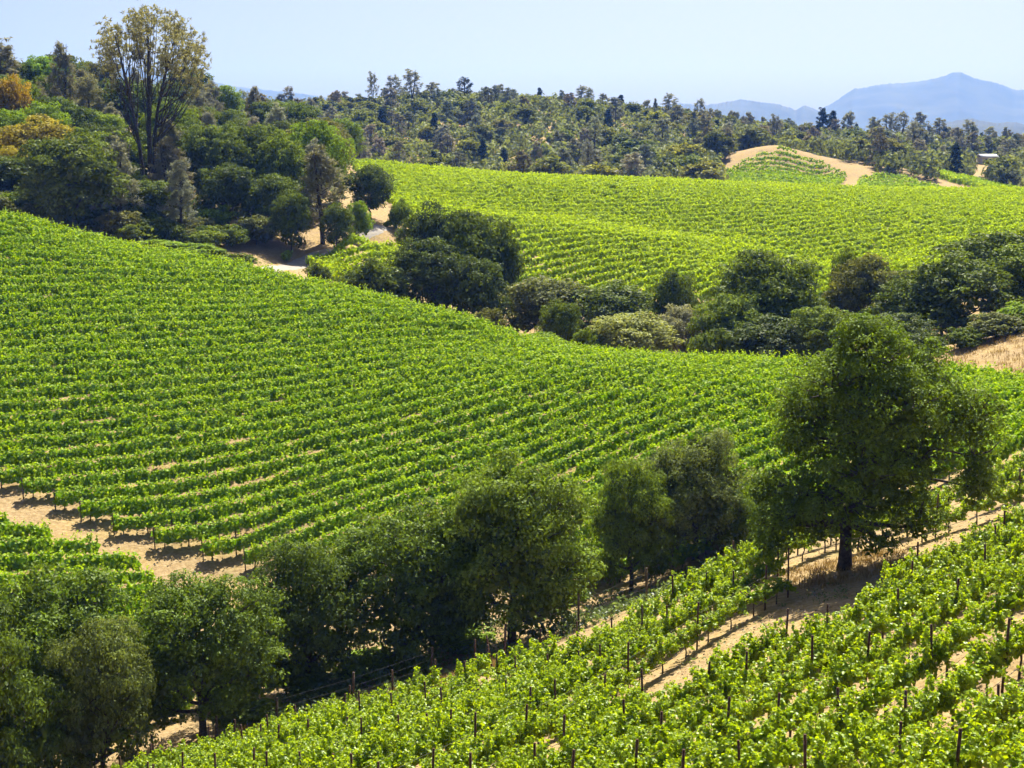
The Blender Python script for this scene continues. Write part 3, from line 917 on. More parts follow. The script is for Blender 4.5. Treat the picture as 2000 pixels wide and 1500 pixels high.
GB = 'bushes of the gully'
for (u, vt, d, w, c, lab) in ((545, 1270, 88, 150, OAKB, 'green bush under the dark oak below the headland'), (720, 1275, 90, 170, BRIGHT, 'bright bush under the broad gully oak'),
        (890, 1215, 92, 150, BRIGHT, 'bright bush between the two largest gully oaks'), (1085, 1130, 97, 120, BRIGHT, 'bright bush right of the tallest gully oak'),
        (1170, 1070, 100, 120, BRIGHT, 'bright bush left of the slender gully oak'), (1300, 1050, 101, 110, OAKB, 'green bush right of the slender gully oak'),
        (1420, 1030, 101, 130, OAKC, 'dark bush under the greyish open oak'), (1500, 1010, 98, 110, OAKB, 'green bush left behind the big lone oak'),
        (470, 1370, 82, 130, OAKB, 'green bush beside the second fence post'), (430, 1300, 86, 150, BRIGHT, 'bright bush behind the rounded oak at the fence'),
        (620, 1330, 86, 150, OAKC, 'dark bush at the fence under the gully oaks')):
    sight('bush', u, vt, d, w, c, lab, GB)

# ---- creek trees
CR = 'trees along the creek'
sight('oak', 845, 394, 196, 119, OAKD, 'upright dark oak at the left end of the creek trees', CR, variant=0)
sight('oak', 925, 412, 194, 182, OAKC, 'largest dark oak at the left end of the creek trees', CR, variant=1)
sight('oak', 838, 465, 188, 159, OAKD, 'dark rounded oak in front of the upright creek oak', CR, variant=2)
sight('oak', 982, 465, 193, 68, OAKC, 'slim oak on the right flank of the largest creek oak', CR, variant=3)
sight('oak', 925, 500, 184, 136, OAKD, 'low dark oak at the foot of the largest creek oak', CR, variant=4)
sight('oak', 1080, 540, 184, 188, GREYC, 'wide dull-green tree right of the largest creek oak', CR, variant=3)
sight('oak', 1200, 548, 182, 193, OAKC, 'wide low tree in the middle of the creek row', CR, variant=0)
sight('oak', 1315, 530, 182, 91, OAKC, 'small round tree rising above the middle of the creek row', CR, variant=1)
sight('oak', 1325, 596, 172, 102, PINEG, 'grey-leaved tree beside the pale willow', CR, variant=2)
sight('oak', 1232, 610, 166, 170, WILLOW, 'pale yellow-green willow at the edge of the left vineyard', CR, variant=4)
sight('oak', 1090, 586, 170, 82, OAKC, 'small dark tree in front of the wide dull-green tree', CR, variant=4)
sight('oak', 1490, 490, 170, 233, OAKC, 'tall domed oak in the creek row beside the big lone oak', CR, variant=1)
sight('oak', 1430, 575, 164, 159, OAKB, 'lower oak at the left foot of the tall domed oak', CR, variant=2)
sight('oak', 1550, 560, 166, 148, OAKC, 'oak at the right foot of the tall domed oak', CR, variant=3)
sight('oak', 1500, 615, 158, 170, OAKD, 'dark low oak between the tall domed oak and the left vineyard', CR, variant=0)
sight('oak', 1645, 485, 174, 68, OAKC, 'thin top of a slim tree between the domed oak and the brownish oak', CR, variant=4)
sight('oak', 1695, 498, 168, 159, OLIVE, 'brownish olive oak with a thick trunk right of the domed oak', CR, variant=2)
sight('oak', 1790, 530, 160, 170, OAKC, 'oak between the brownish oak and the pale-trunked tree', CR, variant=4)
sight('oak', 1860, 490, 158, 216, OAKC, 'tall oak with a pale trunk above the bare bank', CR, variant=0)
sight('oak', 1945, 448, 168, 262, OAKC, 'highest oak at the right edge, top of the creek row', CR, variant=3)
sight('oak', 2040, 470, 160, 227, OAKB, 'oak cut off by the right edge behind the bank', CR, variant=1)
sight('oak', 1620, 600, 156, 136, OAKB, 'low oak behind the top of the big lone oak', CR, variant=3)
sight('oak', 1750, 610, 150, 148, OAKD, 'dark oak behind the right shoulder of the big lone oak', CR, variant=1)
BU = 'bushes along the creek'
sight('bush', 738, 502, 184, 115, OAKC, 'wide dark bush left of the upright creek oak', BU)
sight('bush', 690, 530, 182, 60, OAKC, 'small dark bush between the road vines and the wide creek bush', BU)
sight('bush', 625, 512, 190, 46, OAKC, 'single dark bush at the near end of the road vines', BU)
sight('bush', 948, 602, 176, 75, OLIVE, 'olive bush at the foot of the largest creek oak', BU)
sight('bush', 985, 640, 166, 50, GREYC, 'greyish bush on the bank at the crest of the left vineyard', BU)
sight('bush', 1062, 648, 162, 90, BRIGHT, 'low bright-green bush at the crest of the left vineyard', BU)
sight('bush', 1150, 640, 164, 60, OAKB, 'green bush left of the pale willow', BU)
sight('bush', 1390, 640, 158, 90, OAKC, 'dark bush right of the grey-leaved tree', BU)
sight('bush', 1940, 610, 141, 110, GREYC, 'grey-green bush on top of the bare bank', BU)
sight('bush', 1990, 590, 143, 90, BRIGHT, 'bright-green bush on the bare bank at the right edge', BU)
sight('bush', 1880, 640, 139, 70, OAKC, 'dark bush at the left end of the bare bank', BU)
sight('bush', 1800, 650, 141, 90, OAKD, 'dark bush half hidden by the big lone oak', BU)

# ---- the tall pine
def tall_pine():
    rng = np.random.default_rng(9)
    d = 236.0; s = d / FPX
    x, y = plan(290, d); z = g1(x, y)
    ub, vb = pix(x, y, z)
    def at(u, v, dy=0.0): return np.array([(u - ub) * s, dy, (vb - v) * s])
    tb = Tubes()
    C, N, S, T = [], [], [], []
    stems = [[(296,0,0),(296,300,0),(296,180,.3),(299,100,.4),(296,58,.2)], [(286,0,0),(280,300,-.3),(268,210,-.8),(258,150,-1.0),(244,80,-1.2)],
             [(302,0,0),(304,290,.3),(312,210,.6),(330,140,1.0),(350,70,1.2)]]
    base = {}
    for k, st in enumerate(stems):
        P = []
        for (u, v, dy) in st:
            P.append(at(u, vb if v == 0 else v, dy * 1.6))
        P[0][2] = -.5
        P = np.array(P); t = np.linspace(0, 1, 12)
        P = np.stack([np.interp(t, np.linspace(0, 1, len(P)), P[:, i]) for i in range(3)], 1)
        tb.add(P, np.linspace(.46 if k == 0 else .36, .08, 12), 8)
        base[k] = P
    # boughs fan out from the stems to an umbrella-shaped shell
    ctr = at(306, 130); rx, ry, rz = 110 * s, 104 * s, 102 * s
    ends = []
    for k in range(70):
        dv = unit(rng.normal(size=(1, 3)))[0]
        if dv[2] < -.15: dv[2] = -dv[2]
        e = ctr + dv * np.array([rx, ry, rz]) * rng.uniform(.80, 1.0) * (1 + .05 * math.sin(k))
        ends.append(e)
    ends += [at(205, 120), at(200, 90, 1), at(410, 120), at(405, 145, -1), at(398, 160, 1), at(225, 170), at(385, 180), at(215, 60, .5), at(352, 42), at(320, 30), at(300, 28), at(275, 34)]
    for e in ends:
        k = 1 if e[0] < at(275, 0)[0] else (2 if e[0] > at(325, 0)[0] else 0)
        P = base[k]
        j = int(np.clip(rng.integers(3, 9), 0, 11))
        a = P[j]
        if e[2] < a[2] + .5: a = P[max(2, j - 4)]
        mid = a + (e - a) * .45 + np.array([(e[0] - a[0]) * .22, (e[1] - a[1]) * .22, -.10 * np.linalg.norm(e - a)])
        t = np.linspace(0, 1, 9)[:, None]
        path = (1 - t) ** 2 * a + 2 * t * (1 - t) * mid + t ** 2 * e
        path[1:-1] += rng.normal(size=(7, 3)) * .09
        tb.add(path, np.linspace(.10, .028, 9), 5)
        # needle tufts on the outer third
        for q in range(17):
            f = rng.uniform(.80, 1.07)
            p = np.array([np.interp(f, np.linspace(0, 1, 9), path[:, i]) for i in range(3)]) + rng.normal(size=3) * .55
            m = 9
            dd = unit(rng.normal(size=(m, 3)) + UP * .6)
            C.append(p + dd * rng.uniform(.1, .42, (m, 1))); N.append(rng.normal(size=(m, 3)) + UP * .3); T.append(dd); S.append(rng.uniform(.45, .85, m))
    crown = leaf_mesh('tall_pine_crown', np.concatenate(C), np.concatenate(N), np.concatenate(S), .22, rng, M_NEEDLE, False, np.concatenate(T))
    e = empty('pine_tree', (x, y, z))
    tag(e, 'very tall grey pine with several stems and an airy umbrella crown above the wooded hill', 'tree')
    link('trunk', tb.mesh('tall_pine_trunk', M_BARK), e); link('crown', crown, e, color=(.36, .34, .15))
    PLACED.append((x, y, 4))
tall_pine()

# ---- wooded hill on the left
HI = 'trees of the wooded hill'
hill = [
    ('pine', 30, 74, 300, 95, PINEC, 'grey pine on the skyline at the left edge'),
    ('pine', 148, 84, 292, 56, PINEC, 'slim grey pine on the skyline left of the tall pine'),
    ('pine', 188, 136, 300, 55, PINEC, 'short grey pine between the slim pine and the tall pine'),
    ('oak', 60, 150, 262, 100, OAKB, 'green oak under the skyline pine at the left edge'),
    ('oak', 52, 148, 256, 78, ORANGE, 'orange-leaved tree high on the wooded hill'),
    ('oak', 100, 226, 234, 150, YEL, 'yellow-orange tree in the middle of the wooded hill'),
    ('oak', 45, 285, 226, 80, YEL, 'small yellow-orange tree below the larger one at the left edge'),
    ('oak', 110, 200, 250, 110, BRIGHT, 'bright green tree just above the yellow-orange tree'),
    ('oak', 15, 215, 244, 100, BRIGHT, 'bright green tree at the left edge of the wooded hill'),
    ('oak', 35, 305, 218, 150, OAKD, 'dark oak at the foot of the hill, at the left edge'),
    ('oak', 110, 300, 220, 150, OAKC, 'dull green oak at the foot of the hill, second from the left edge'),
    ('oak', 170, 250, 236, 110, OAKB, 'green oak left of the trunk of the tall pine'),
    ('oak', 232, 300, 222, 130, OAKB, 'rounded green oak below the tall pine'),
    ('oak', 285, 352, 216, 130, OAKC, 'dark rounded oak at the foot of the hill below the tall pine'),
    ('oak', 195, 350, 216, 110, OAKD, 'very dark oak at the foot of the hill beside the bare patch'),
    ('pine', 346, 268, 226, 100, (.24, .215, .12), 'brown-tipped grey pine right below the tall pine'),
    ('oak', 350, 200, 262, 120, OAKB, 'oak right behind the trunk of the tall pine'),
    ('oak', 420, 246, 240, 130, OAKC, 'oak right of the brown-tipped pine, under the ridge'),
    ('oak', 492, 245, 244, 140, OAKC, 'large oak in the middle right of the wooded hill'),
    ('oak', 455, 320, 226, 120, OAKD, 'dark oak in front of the large middle oak'),
    ('oak', 560, 258, 240, 110, OAKB, 'oak left of the bright green domed oak'),
    ('oak', 625, 236, 250, 125, BRIGHT, 'bright green domed oak at the right end of the wooded hill'),
    ('oak', 540, 340, 226, 120, OAKC, 'oak at the foot of the hill above the bleached slope'),
    ('pine', 636, 284, 226, 115, (.22, .215, .115), 'tall brownish pine with dark trunk at the right end of the hill'),
    ('oak', 575, 372, 219, 76, OAKC, 'narrow leafy tree beside the road at the foot of the hill'),
    ('oak', 662, 396, 219, 60, OAKC, 'small dark tree at the foot of the brownish pine'),
    ('oak', 705, 392, 228, 52, BRIGHT, 'small bright green tree on the bleached slope'),
    ('oak', 728, 322, 240, 92, OAKD, 'dark egg-shaped tree where the far vineyard begins'),
    ('bush', 785, 388, 236, 40, OAKB, 'green bush at the edge of the far vineyard beside the bleached slope'),
    ('bush', 460, 438, 215, 64, OAKC, 'dark bush on the bleached slope above the road'),
    ('bush', 508, 420, 219, 76, GREYC, 'grey-green bush on the bleached slope, right of the dark one'),
    ('bush', 425, 400, 222, 80, BRIGHT, 'bright green bush at the left end of the bleached slope'),
    ('bush', 325, 468, 203, 90, BRIGHT, 'low bright green bush beside the crest of the left vineyard'),
    ('bush', 385, 474, 202, 90, BRIGHT, 'wider bright green bush beside the crest of the left vineyard'),
    ('bush', 470, 493, 200, 72, OAKC, 'dark bush at the bend of the road'),
    ('bush', 566, 488, 214, 22, BRIGHT, 'tiny green bush beside the road'),
    ('bush', 762, 432, 236, 18, OAKB, 'tiny bush on the bleached slope'),
    ('bush', 420, 480, 204, 60, OAKB, 'green bush left of the road bend'),
]
for k, (kd, u, vt, d, w, c, lab) in enumerate(hill):
    sight(kd, u, vt, d, w, c, lab, HI, variant=k)

def fill(kinds, n, urange, drange, hrange, wf, group, label_for, seed, ok=None, sep=.42, tries=20):
    rg = random.Random(seed)
    got = 0
    grid = {}
    def near(x, y, w):
        i, j = int(x // 12), int(y // 12)
        for a in (-1, 0, 1):
            for b in (-1, 0, 1):
                for (qx, qy, qw) in grid.get((i + a, j + b), ()):
                    if (qx - x) ** 2 + (qy - y) ** 2 < (sep * (qw + w)) ** 2: return True
        return False
    for (x, y, w) in PLACED:
        grid.setdefault((int(x // 12), int(y // 12)), []).append((x, y, w))
    for t in range(n * tries):
        if got >= n: break
        d = math.sqrt(rg.uniform(drange[0] ** 2, drange[1] ** 2)); u = rg.uniform(*urange)
        if ok and not ok(u, d): continue
        x, y = plan(u, d)
        kd, cols, hs = rg.choices([k[0] for k in kinds], [k[1] for k in kinds])[0], None, None
        ent = [k for k in kinds if k[0] == kd][0]
        h = rg.uniform(*ent[2]) * (.88 if d > 600 else 1); w = h * rg.uniform(*ent[3])
        if near(x, y, w): continue
        # skip what other land hides wholly
        c = rg.choice(ent[4]); j = rg.uniform(.8, 1.25)
        c = tuple(min(.5, q * j * rg.uniform(.94, 1.06)) for q in c)
        place(kd, x, y, h, w, c, label_for(kd, u, d), group(kd))
        grid.setdefault((int(x // 12), int(y // 12)), []).append((x, y, w))
        got += 1
    return got

def hill_ok(u, d):
    if u > 420 and d < 236 + (u - 420) * .03: return False
    if u > 640 and d < 300: return False
    if u > 300 and d < 212: return False
    if d < 204: return False
    return True
def zone(u, table):
    for lim, txt in table:
        if u < lim: return txt
HZ = ((60, 'at the left edge'), (170, 'below the slim skyline pine'), (270, 'just left of the tall pine'), (400, 'just right of the tall pine'),
      (550, 'left of the bright domed oak'), (9999, 'around the bright domed oak'))
def hl(k, u, d):
    band = 'low' if d < 250 else ('halfway up' if d < 310 else 'high')
    return {'oak': 'green oak %s on the wooded hill, %s', 'pine': 'grey pine %s on the wooded hill, %s', 'bush': 'bush %s at the foot of the wooded hill, %s'}[k] % (band, zone(u, HZ))
nh = fill([('oak', 7, (8.5, 13), (.8, 1.1), [OAKC, OAKB, OAKC, OAKD, OLIVE, BRIGHT]), ('pine', 1.6, (10, 14), (.36, .5), [PINEC, PINEG])],
          95, (-160, 690), (206, 372), None, None, lambda k: {'oak': 'hill canopy oaks', 'pine': 'hill canopy pines', 'bush': 'hill bushes'}[k], hl, 31, hill_ok, .33)

fill([('bush', 1, (2.2, 4.2), (1.2, 1.7), [OAKC, OAKB, OAKD, GREYC])], 46, (-130, 430), (204, 224), None, None, lambda k: 'hill bushes', hl, 33, lambda u, d: d > 204 + max(0, u - 250) * .03, .3)

# ---- wooded ridge beyond the far vineyard
RG = 'skyline trees of the ridge'
sky = [('far_lean_pine', 735, 140, 622, 22, PINEG, 'thin bare-stemmed pine highest on the left of the ridge skyline'),
       ('far_lean_pine', 776, 147, 625, 36, PINEG, 'leaning airy pine on the ridge left of the tallest skyline pine'),
       ('far_lean_pine', 810, 135, 620, 38, PINEG, 'tallest airy pine on the ridge skyline'),
       ('far_pine', 850, 160, 630, 34, PINEG, 'rounded pine right of the tallest skyline pine'),
       ('far_lean_pine', 910, 150, 632, 34, (.07, .08, .06), 'dark bent pine with a flat top on the ridge skyline'),
       ('far_fir', 1052, 171, 636, 18, (.05, .07, .055), 'pointed dark fir on the ridge skyline'),
       ('far_pine', 975, 164, 634, 28, PINEG, 'grey pine between the bent pine and the pointed fir'),
       ('far_lean_pine', 1135, 167, 638, 36, PINEG, 'leaning pine standing clear of the ridge skyline'),
       ('far_pine', 1172, 182, 640, 26, PINEG, 'small pine right of the leaning skyline pine'),
       ('far_lean_pine', 1300, 182, 640, 34, PINEG, 'lone tall pine in front of the low blue range'),
       ('far_lean_pine', 1357, 192, 640, 26, PINEG, 'lone thin pine in front of the low blue range'),
       ('far_fir', 1273, 192, 640, 14, PINEG, 'narrow fir left of the lone tall pine'),
       ('far_fir', 1592, 210, 640, 34, (.05, .07, .055), 'dark fir where the blue mountain begins'),
       ('far_fir', 1612, 216, 640, 28, (.05, .07, .055), 'dark fir right beside the first one below the blue mountain'),
       ('far_pine', 1640, 218, 640, 34, PINEG, 'grey pine right of the two dark firs'),
       ('far_pine', 1690, 228, 640, 30, PINEG, 'grey pine in the skyline group below the blue mountain, leftmost'),
       ('far_lean_pine', 1718, 220, 640, 34, PINEG, 'airy pine in the skyline group below the blue mountain'),
       ('far_lean_pine', 1742, 218, 640, 34, PINEG, 'tallest airy pine in the skyline group below the blue mountain'),
       ('far_pine', 1778, 219, 640, 34, PINEG, 'tall dense pine right in the skyline group below the mountain'),
       ('far_pine', 1815, 230, 640, 32, PINEG, 'pine just left of the mountain peak'),
       ('far_lean_pine', 1872, 234, 640, 30, PINEG, 'thin airy pine below the mountain peak'),
       ('far_fir', 1940, 248, 640, 20, PINEG, 'narrow fir on the skyline right of the mountain peak'),
       ('far_fir', 1985, 258, 640, 20, PINEG, 'narrow fir on the skyline at the right edge')]
for k, (kd, u, vt, d, w, c, lab) in enumerate(sky):
    sight(kd, u, vt, d, w, c, lab, RG, variant=k)

def grow(poly, f, back=0.0):
    c = np.mean(np.array(poly), 0)
    return [tuple(c + (np.array(p) - c) * f) for p in poly]
CLEAR = [[hit(u, v, 385, 520) for u, v in ((1400, 380), (1408, 348), (1432, 328), (1490, 307), (1520, 302), (1560, 308), (1612, 324), (1676, 347), (1660, 380))],
         grow(KN2, 1.12), grow(KN3, 1.10)]
def ridge_ok(u, d):
    if u < 640 and d < 380: return False
    if d < 405 and u > 1400: return False
    if 1398 < u < 1682 and d < 482 - abs(u - 1530) * .14: return False
    if 1680 <= u < 1985 and d < 442: return False
    if abs(u - 1908) < 27 and 462 < d < 556: return False
    x, y = plan(u, d)
    for poly in CLEAR:
        if inside(np.array([x]), np.array([y]), poly)[0]: return False
    for (cu, cd, ru, rd) in ((985, 415, 26, 30), (1010, 470, 14, 12), (1042, 425, 18, 14), (1070, 470, 12, 14), (742, 405, 26, 16), (1196, 415, 12, 14), (1908, 545, 22, 26), (1995, 470, 18, 22)):
        if ((u - cu) / ru) ** 2 + ((d - cd) / rd) ** 2 < 1: return False
    return True
RZ = ((700, 'behind the wooded hill'), (860, 'below the tallest skyline pine'), (1000, 'below the dark bent pine'), (1110, 'below the pointed fir'),
      (1240, 'below the leaning skyline pine'), (1400, 'below the two lone pines'), (1560, 'left above the bare knoll'), (1690, 'below the two dark firs'),
      (1830, 'below the skyline group'), (9999, 'below the mountain peak'))
def rl(k, u, d):
    band = 'low' if d < 470 else ('halfway up' if d < 560 else 'high')
    return {'far_oak': 'round oak %s on the wooded ridge, %s', 'far_pine': 'grey pine %s on the wooded ridge, %s',
            'far_lean_pine': 'airy pine %s on the wooded ridge, %s', 'far_fir': 'dark fir %s on the wooded ridge, %s'}[k] % (band, zone(u, RZ))
RC = [(.175, .205, .045), (.14, .17, .042), (.21, .235, .045), (.24, .26, .04), (.175, .19, .075)]
nr = fill([('far_oak', 5, (6, 9), (1.0, 1.4), RC), ('far_pine', 4.5, (8, 11.5), (.45, .66), [PINEG, PINEC, (.25, .23, .18), (.19, .21, .16)]),
           ('far_fir', .55, (7, 11), (.42, .55), [(.035, .055, .04)]), ('far_lean_pine', .3, (11, 14), (.35, .45), [PINEG])],
          460, (-120, 2130), (392, 665), None, None, lambda k: {'far_oak': 'oaks of the wooded ridge', 'far_pine': 'pines of the wooded ridge', 'far_fir': 'firs of the wooded ridge', 'far_lean_pine': 'airy pines of the wooded ridge'}[k], rl, 41, ridge_ok, .34, 40)
nr += fill([('far_pine', 3, (6.5, 10.5), (.4, .6), [PINEG, PINEC, (.19, .21, .16)]), ('far_oak', 2, (5, 7.5), (1.0, 1.3), RC)], 85, (330, 2120), (612, 655), None, None,
           lambda k: {'far_oak': 'oaks of the wooded ridge', 'far_pine': 'pines of the wooded ridge'}[k], rl, 43, ridge_ok, .2, 30)
def wood_mass():
    """the wood between the single trees, one mass"""
    rng = np.random.default_rng(71)
    n = 3700
    d = np.sqrt(rng.uniform(392 ** 2, 672 ** 2, n)); u = rng.uniform(-130, 2140, n)
    keep = np.array([ridge_ok(a, b) for a, b in zip(u, d)]); u, d = u[keep], d[keep]
    x = np.array([ray(a, 750)[0] for a in u]) * d; z = ground(x, d)
    C, N, S, TI = [], [], [], []
    for i in range(len(x)):
        h = rng.uniform(3.0, 6.8); w = h * rng.uniform(.42, .6); m = 42
        dv = unit(rng.normal(size=(m, 3)) + UP * .5)
        C.append(np.array([x[i], d[i], z[i] + h * .5]) + dv * np.array([w, w, h * .5]) * rng.uniform(.6, 1.05, (m, 1)) * (1 + .18 * np.sin(dv[:, :1] * 7 + i)))
        N.append(dv + rng.normal(size=(m, 3)) * .35); S.append(rng.uniform(1.0, 1.9, m))
        TI.append(np.clip(rng.uniform(0, .8) + rng.uniform(0, .3, m), 0, 1))
    o = link('woodland', leaf_mesh('woodland', np.concatenate(C), np.concatenate(N), np.concatenate(S), .7, rng, M_TREE, False, None, np.concatenate(TI)), color=(.160, .188, .078))
    tag(o, 'close low woodland covering the ridge between the taller trees', 'woodland', kind='stuff')
wood_mass()
print('filled', nh, nr, time.time() - T0)

# ------------------------------------------------------------------ undergrowth, grass, weeds
def scatter(name, mat, seed, n, urange, drange, leaf, h, ok, clump, per, label, cat, aspect=.6, color=None, upright=False):
    rng = np.random.default_rng(seed)
    d = np.sqrt(rng.uniform(drange[0] ** 2, drange[1] ** 2, n)); u = rng.uniform(*urange, n)
    keep = np.array([ok(a, b) for a, b in zip(u, d)])
    u, d = u[keep], d[keep]
    x = np.array([ray(a, 750)[0] for a in u]) * d
    y = d
    z = ground(x, y)
    k = len(x)
    C = np.repeat(np.stack([x, y, z], 1), per, 0)
    q = rng.normal(size=(k * per, 3)) * np.array([clump, clump, 0])
    hh = np.repeat(rng.uniform(.4, 1, k), per) * h
    C = C + q; C[:, 2] += rng.uniform(0.05, 1, k * per) * hh
    N = rng.normal(size=(k * per, 3)) * .6 + UP * (.1 if upright else .6)
    T = None
    if upright:
        N[:, 2] *= .2; T = rng.normal(size=(k * per, 3)) * .3 + UP
        C[:, 2] = np.repeat(z, per) + hh * .4
    S = leaf * rng.uniform(.6, 1.4, k * per)
    o = link(name, leaf_mesh(name, C, N, S, aspect, rng, mat, False, T), color=color)
    return tag(o, label, cat, kind='stuff')

scatter('undergrowth', M_TREE, 51, 5200, (-150, 2130), (385, 660), 1.1, 1.9, ridge_ok, .9, 7, 'scrub covering the ground between the ridge trees', 'undergrowth', color=(.12, .145, .055))
scatter('undergrowth', M_TREE, 52, 2300, (-180, 690), (204, 372), .55, 2.6, hill_ok, .8, 14, 'scrub under the trees of the wooded hill', 'undergrowth', color=(.11, .14, .03))
def gully_ok(u, d):
    if u < 520: return False
    x, y = plan(u, d)
    return d > 80 + max(0, (u - 1000)) * .022
scatter('undergrowth', M_WEED, 53, 420, (520, 1500), (79, 97), .24, .9, gully_ok, .35, 26, 'green weeds and brambles along the bottom of the gully', 'undergrowth')
def bank_ok(u, d): return True
scatter('dry_grass', M_STRAW, 54, 700, (1560, 2100), (121, 142), .35, .3, lambda u, d: u > 1800, .3, 14, 'golden dry grass on the bare bank at the right', 'grass', aspect=.12, upright=True)
scatter('dry_grass', M_STRAW, 55, 520, (1480, 1900), (70, 82), .32, .3, lambda u, d: math.hypot(plan(u, d)[0] - OAK_XY[0], d - OAK_XY[1]) < 3.4 and random.random() < .8, .25, 22, 'golden dry grass round the foot of the big lone oak', 'grass', aspect=.1, upright=True)
scatter('dry_grass', M_STRAW, 56, 900, (420, 1010), (75.5, 79.5), .42, .45, lambda u, d: d > 75.4 + (u - 420) * .0035, .25, 16, 'golden dry grass along the wire fence', 'grass', aspect=.09, upright=True)
scatter('weeds', M_WEED, 57, 260, (380, 620), (74.5, 78), .2, .7, lambda u, d: True, .25, 22, 'grey-green weeds at the fence behind the near vines', 'weeds')
def alley(u, d):
    x, y = plan(u, d); k = float(np.interp(x, _gx, _gy)) - y
    return 1.2 < k < 5.4
scatter('weeds', M_WEED, 58, 330, (1000, 2050), (56, 86), .13, .16, alley, .3, 14, 'short green weeds on the bare strip beside the big lone oak', 'weeds')

# clods on the bare soil near the camera
def clods():
    rng = np.random.default_rng(61)
    V0 = np.array([(1, 0, 0), (-.8, .2, 0), (.1, .9, 0), (-.1, -1, 0), (.05, 0, .7), (0, 0, -.6)])
    F0 = np.array([(0, 2, 4), (2, 1, 4), (1, 3, 4), (3, 0, 4), (2, 0, 5), (1, 2, 5), (3, 1, 5), (0, 3, 5)])
    n = 9000
    d = np.sqrt(rng.uniform(38 ** 2, 84 ** 2, n)); u = rng.uniform(300, 2050, n)
    x = np.array([ray(a, 750)[0] for a in u]) * d
    z = ground(x, d)
    s = rng.lognormal(-3.1, .45, n)
    a = rng.uniform(0, 6.28, n)
    V = V0[None] * s[:, None, None] * rng.uniform(.6, 1.3, (n, 6, 3))
    X = V[..., 0] * np.cos(a)[:, None] - V[..., 1] * np.sin(a)[:, None]; Y = V[..., 0] * np.sin(a)[:, None] + V[..., 1] * np.cos(a)[:, None]
    V = np.stack([X + x[:, None], Y + d[:, None], V[..., 2] + z[:, None]], -1).reshape(-1, 3)
    F = (F0[None] + np.arange(n)[:, None, None] * 6).reshape(-1, 3)
    tag(link('soil_clods', mesh_from('soil_clods', V, F, None, M_ROCK)), 'clods and stones scattered on the bare soil', 'clods', kind='stuff')
clods()

# ------------------------------------------------------------------ wire fence at the row ends
def fence():
    base = [hit(u, v, 60, 90) for u, v in ((180, 1560), (303, 1512), (423, 1468), (540, 1430), (690, 1385), (842, 1332), (985, 1285), (1130, 1230), (1262, 1175))]
    x0, y0 = base[0]; z0 = g1(x0, y0)
    e = empty('wire_fence', (x0, y0, z0))
    tag(e, 'wooden posts and wires of the fence between the near vines and the gully oaks', 'fence')
    tb = Tubes(); tb.add([(0, 0, -.4), (0, 0, 1.0), (0, 0, 2.0)], [.075, .07, .068], 8)
    pm = tb.mesh('fence_post', M_WOOD)
    rg = random.Random(3)
    P = []
    for (x, y) in base:
        z = g1(x, y)
        p = link('post', pm, e, (x - x0, y - y0, z - z0)); p.rotation_euler = (rg.uniform(-.05, .05), rg.uniform(-.06, .06), rg.uniform(0, 3)); p.scale = (1, 1, rg.uniform(.92, 1.08))
        P.append(np.array((x - x0, y - y0, z - z0)))
    for h in (.5, .9, 1.3, 1.75):
        t = Tubes(); t.add([p + UP * h for p in P], .0035, 4)
        link('wire', t.mesh('fence_wire', M_WIRE), e)
fence()
# leaning end posts of the rows behind the oak strip
tbp = Tubes(); tbp.add([(0, 0, -.3), (0, 0, 1.0), (0, 0, 2.1)], [.05, .048, .046], 7)
EPM = tbp.mesh('anchor_post', M_POST)
for k, (u, v, ln, lab) in enumerate(((928, 1324, 0.0, 'upright brown anchor post at the row ends, leftmost of three'), (963, 1316, -.16, 'leaning brown anchor post at the row ends, middle of three'),
                              (984, 1308, .05, 'brown anchor post at the row ends beside the first vine, rightmost of three'))):
    x, y = hit(u, v, 60, 90)
    o = link('anchor_post', EPM, None, (x, y, g1(x, y))); o.rotation_euler = (0, ln, 0)
    tag(o, lab, 'post', 'anchor posts at the row ends')

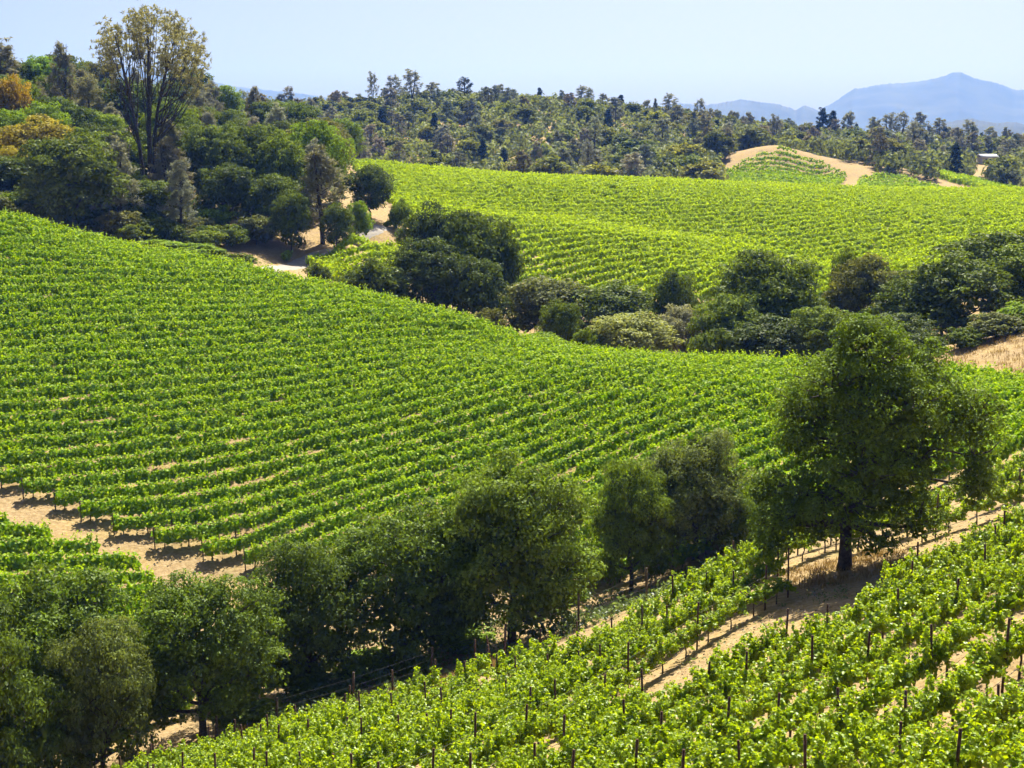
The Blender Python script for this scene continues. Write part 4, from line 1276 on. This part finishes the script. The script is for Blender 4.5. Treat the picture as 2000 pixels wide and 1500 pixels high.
# ------------------------------------------------------------------ house on the far ridge
def house():
    d = 548.0
    x, y = plan(1908, d); z = g1(x, y)
    e = empty('house', (x, y, z - .2), R(8))
    tag(e, 'small house with pale metal roof among the ridge trees at the right', 'house')
    w, dp, h = 2.9, 2.4, 2.6
    V = [(-w, -dp, -1), (w, -dp, -1), (w, dp, -1), (-w, dp, -1), (-w, -dp, h), (w, -dp, h), (w, dp, h), (-w, dp, h), (-w, 0, h + .9), (w, 0, h + .9)]
    link('wall', mesh_from('house_wall', V, [(4, 7, 8), (5, 9, 6)], [(0, 1, 5, 4), (1, 2, 6, 5), (2, 3, 7, 6), (3, 0, 4, 7)], M_WALL), e)
    o = .4; t = .15
    V = [(-w - o, -dp - o, h - .12), (w + o, -dp - o, h - .12), (w + o, 0, h + .95), (-w - o, 0, h + .95), (-w - o, dp + o, h - .12), (w + o, dp + o, h - .12)]
    V += [(a, b, c + t) for a, b, c in V]
    link('roof', mesh_from('house_roof', V, None, [(6, 7, 8, 9), (9, 8, 11, 10), (0, 3, 2, 1), (3, 4, 5, 2), (0, 1, 7, 6), (5, 4, 10, 11), (0, 6, 9, 3), (3, 9, 10, 4), (1, 2, 8, 7), (2, 5, 11, 8)], M_ROOF), e)
    for k in (-1.4, 1.4):
        V = [(k - .5, -dp - .03, .9), (k + .5, -dp - .03, .9), (k + .5, -dp - .03, 2.0), (k - .5, -dp - .03, 2.0)]
        V += [(a, b + .06, c) for a, b, c in V]
        link('window', mesh_from('house_window', V, None, [(0, 1, 2, 3), (4, 7, 6, 5), (0, 4, 5, 1), (3, 2, 6, 7), (0, 3, 7, 4), (1, 5, 6, 2)], M_HOSE), e)
house()

# ------------------------------------------------------------------ the air
def haze():
    m, nt, out = new_mat('thin_blue_haze')
    v = nt.nodes.new('ShaderNodeVolumePrincipled')
    v.inputs['Color'].default_value = (.12, .31, 1.0, 1)
    v.inputs['Absorption Color'].default_value = (1, 1, 1, 1)
    v.inputs['Density'].default_value = 1.1e-4
    v.inputs['Anisotropy'].default_value = 0.15
    nt.links.new(v.outputs[0], out.inputs['Volume'])
    X, Y0, Y1, Z0, Z1 = 8700, -150, 8700, -46.5, 470
    V = [(-X, Y0, Z0), (X, Y0, Z0), (X, Y1, Z0), (-X, Y1, Z0), (-X, Y0, Z1), (X, Y0, Z1), (X, Y1, Z1), (-X, Y1, Z1)]
    q = [(0, 3, 2, 1), (4, 5, 6, 7), (0, 1, 5, 4), (1, 2, 6, 5), (2, 3, 7, 6), (3, 0, 4, 7)]
    tag(link('haze', mesh_from('haze', V, None, q, m)), 'thin bluish summer haze over the hills', 'haze', kind='stuff')
haze()
print('done', time.time() - T0, 'objects', len(bpy.data.objects), 'tris', sum(len(m.loops) - 2 * len(m.polygons) for m in bpy.data.meshes))
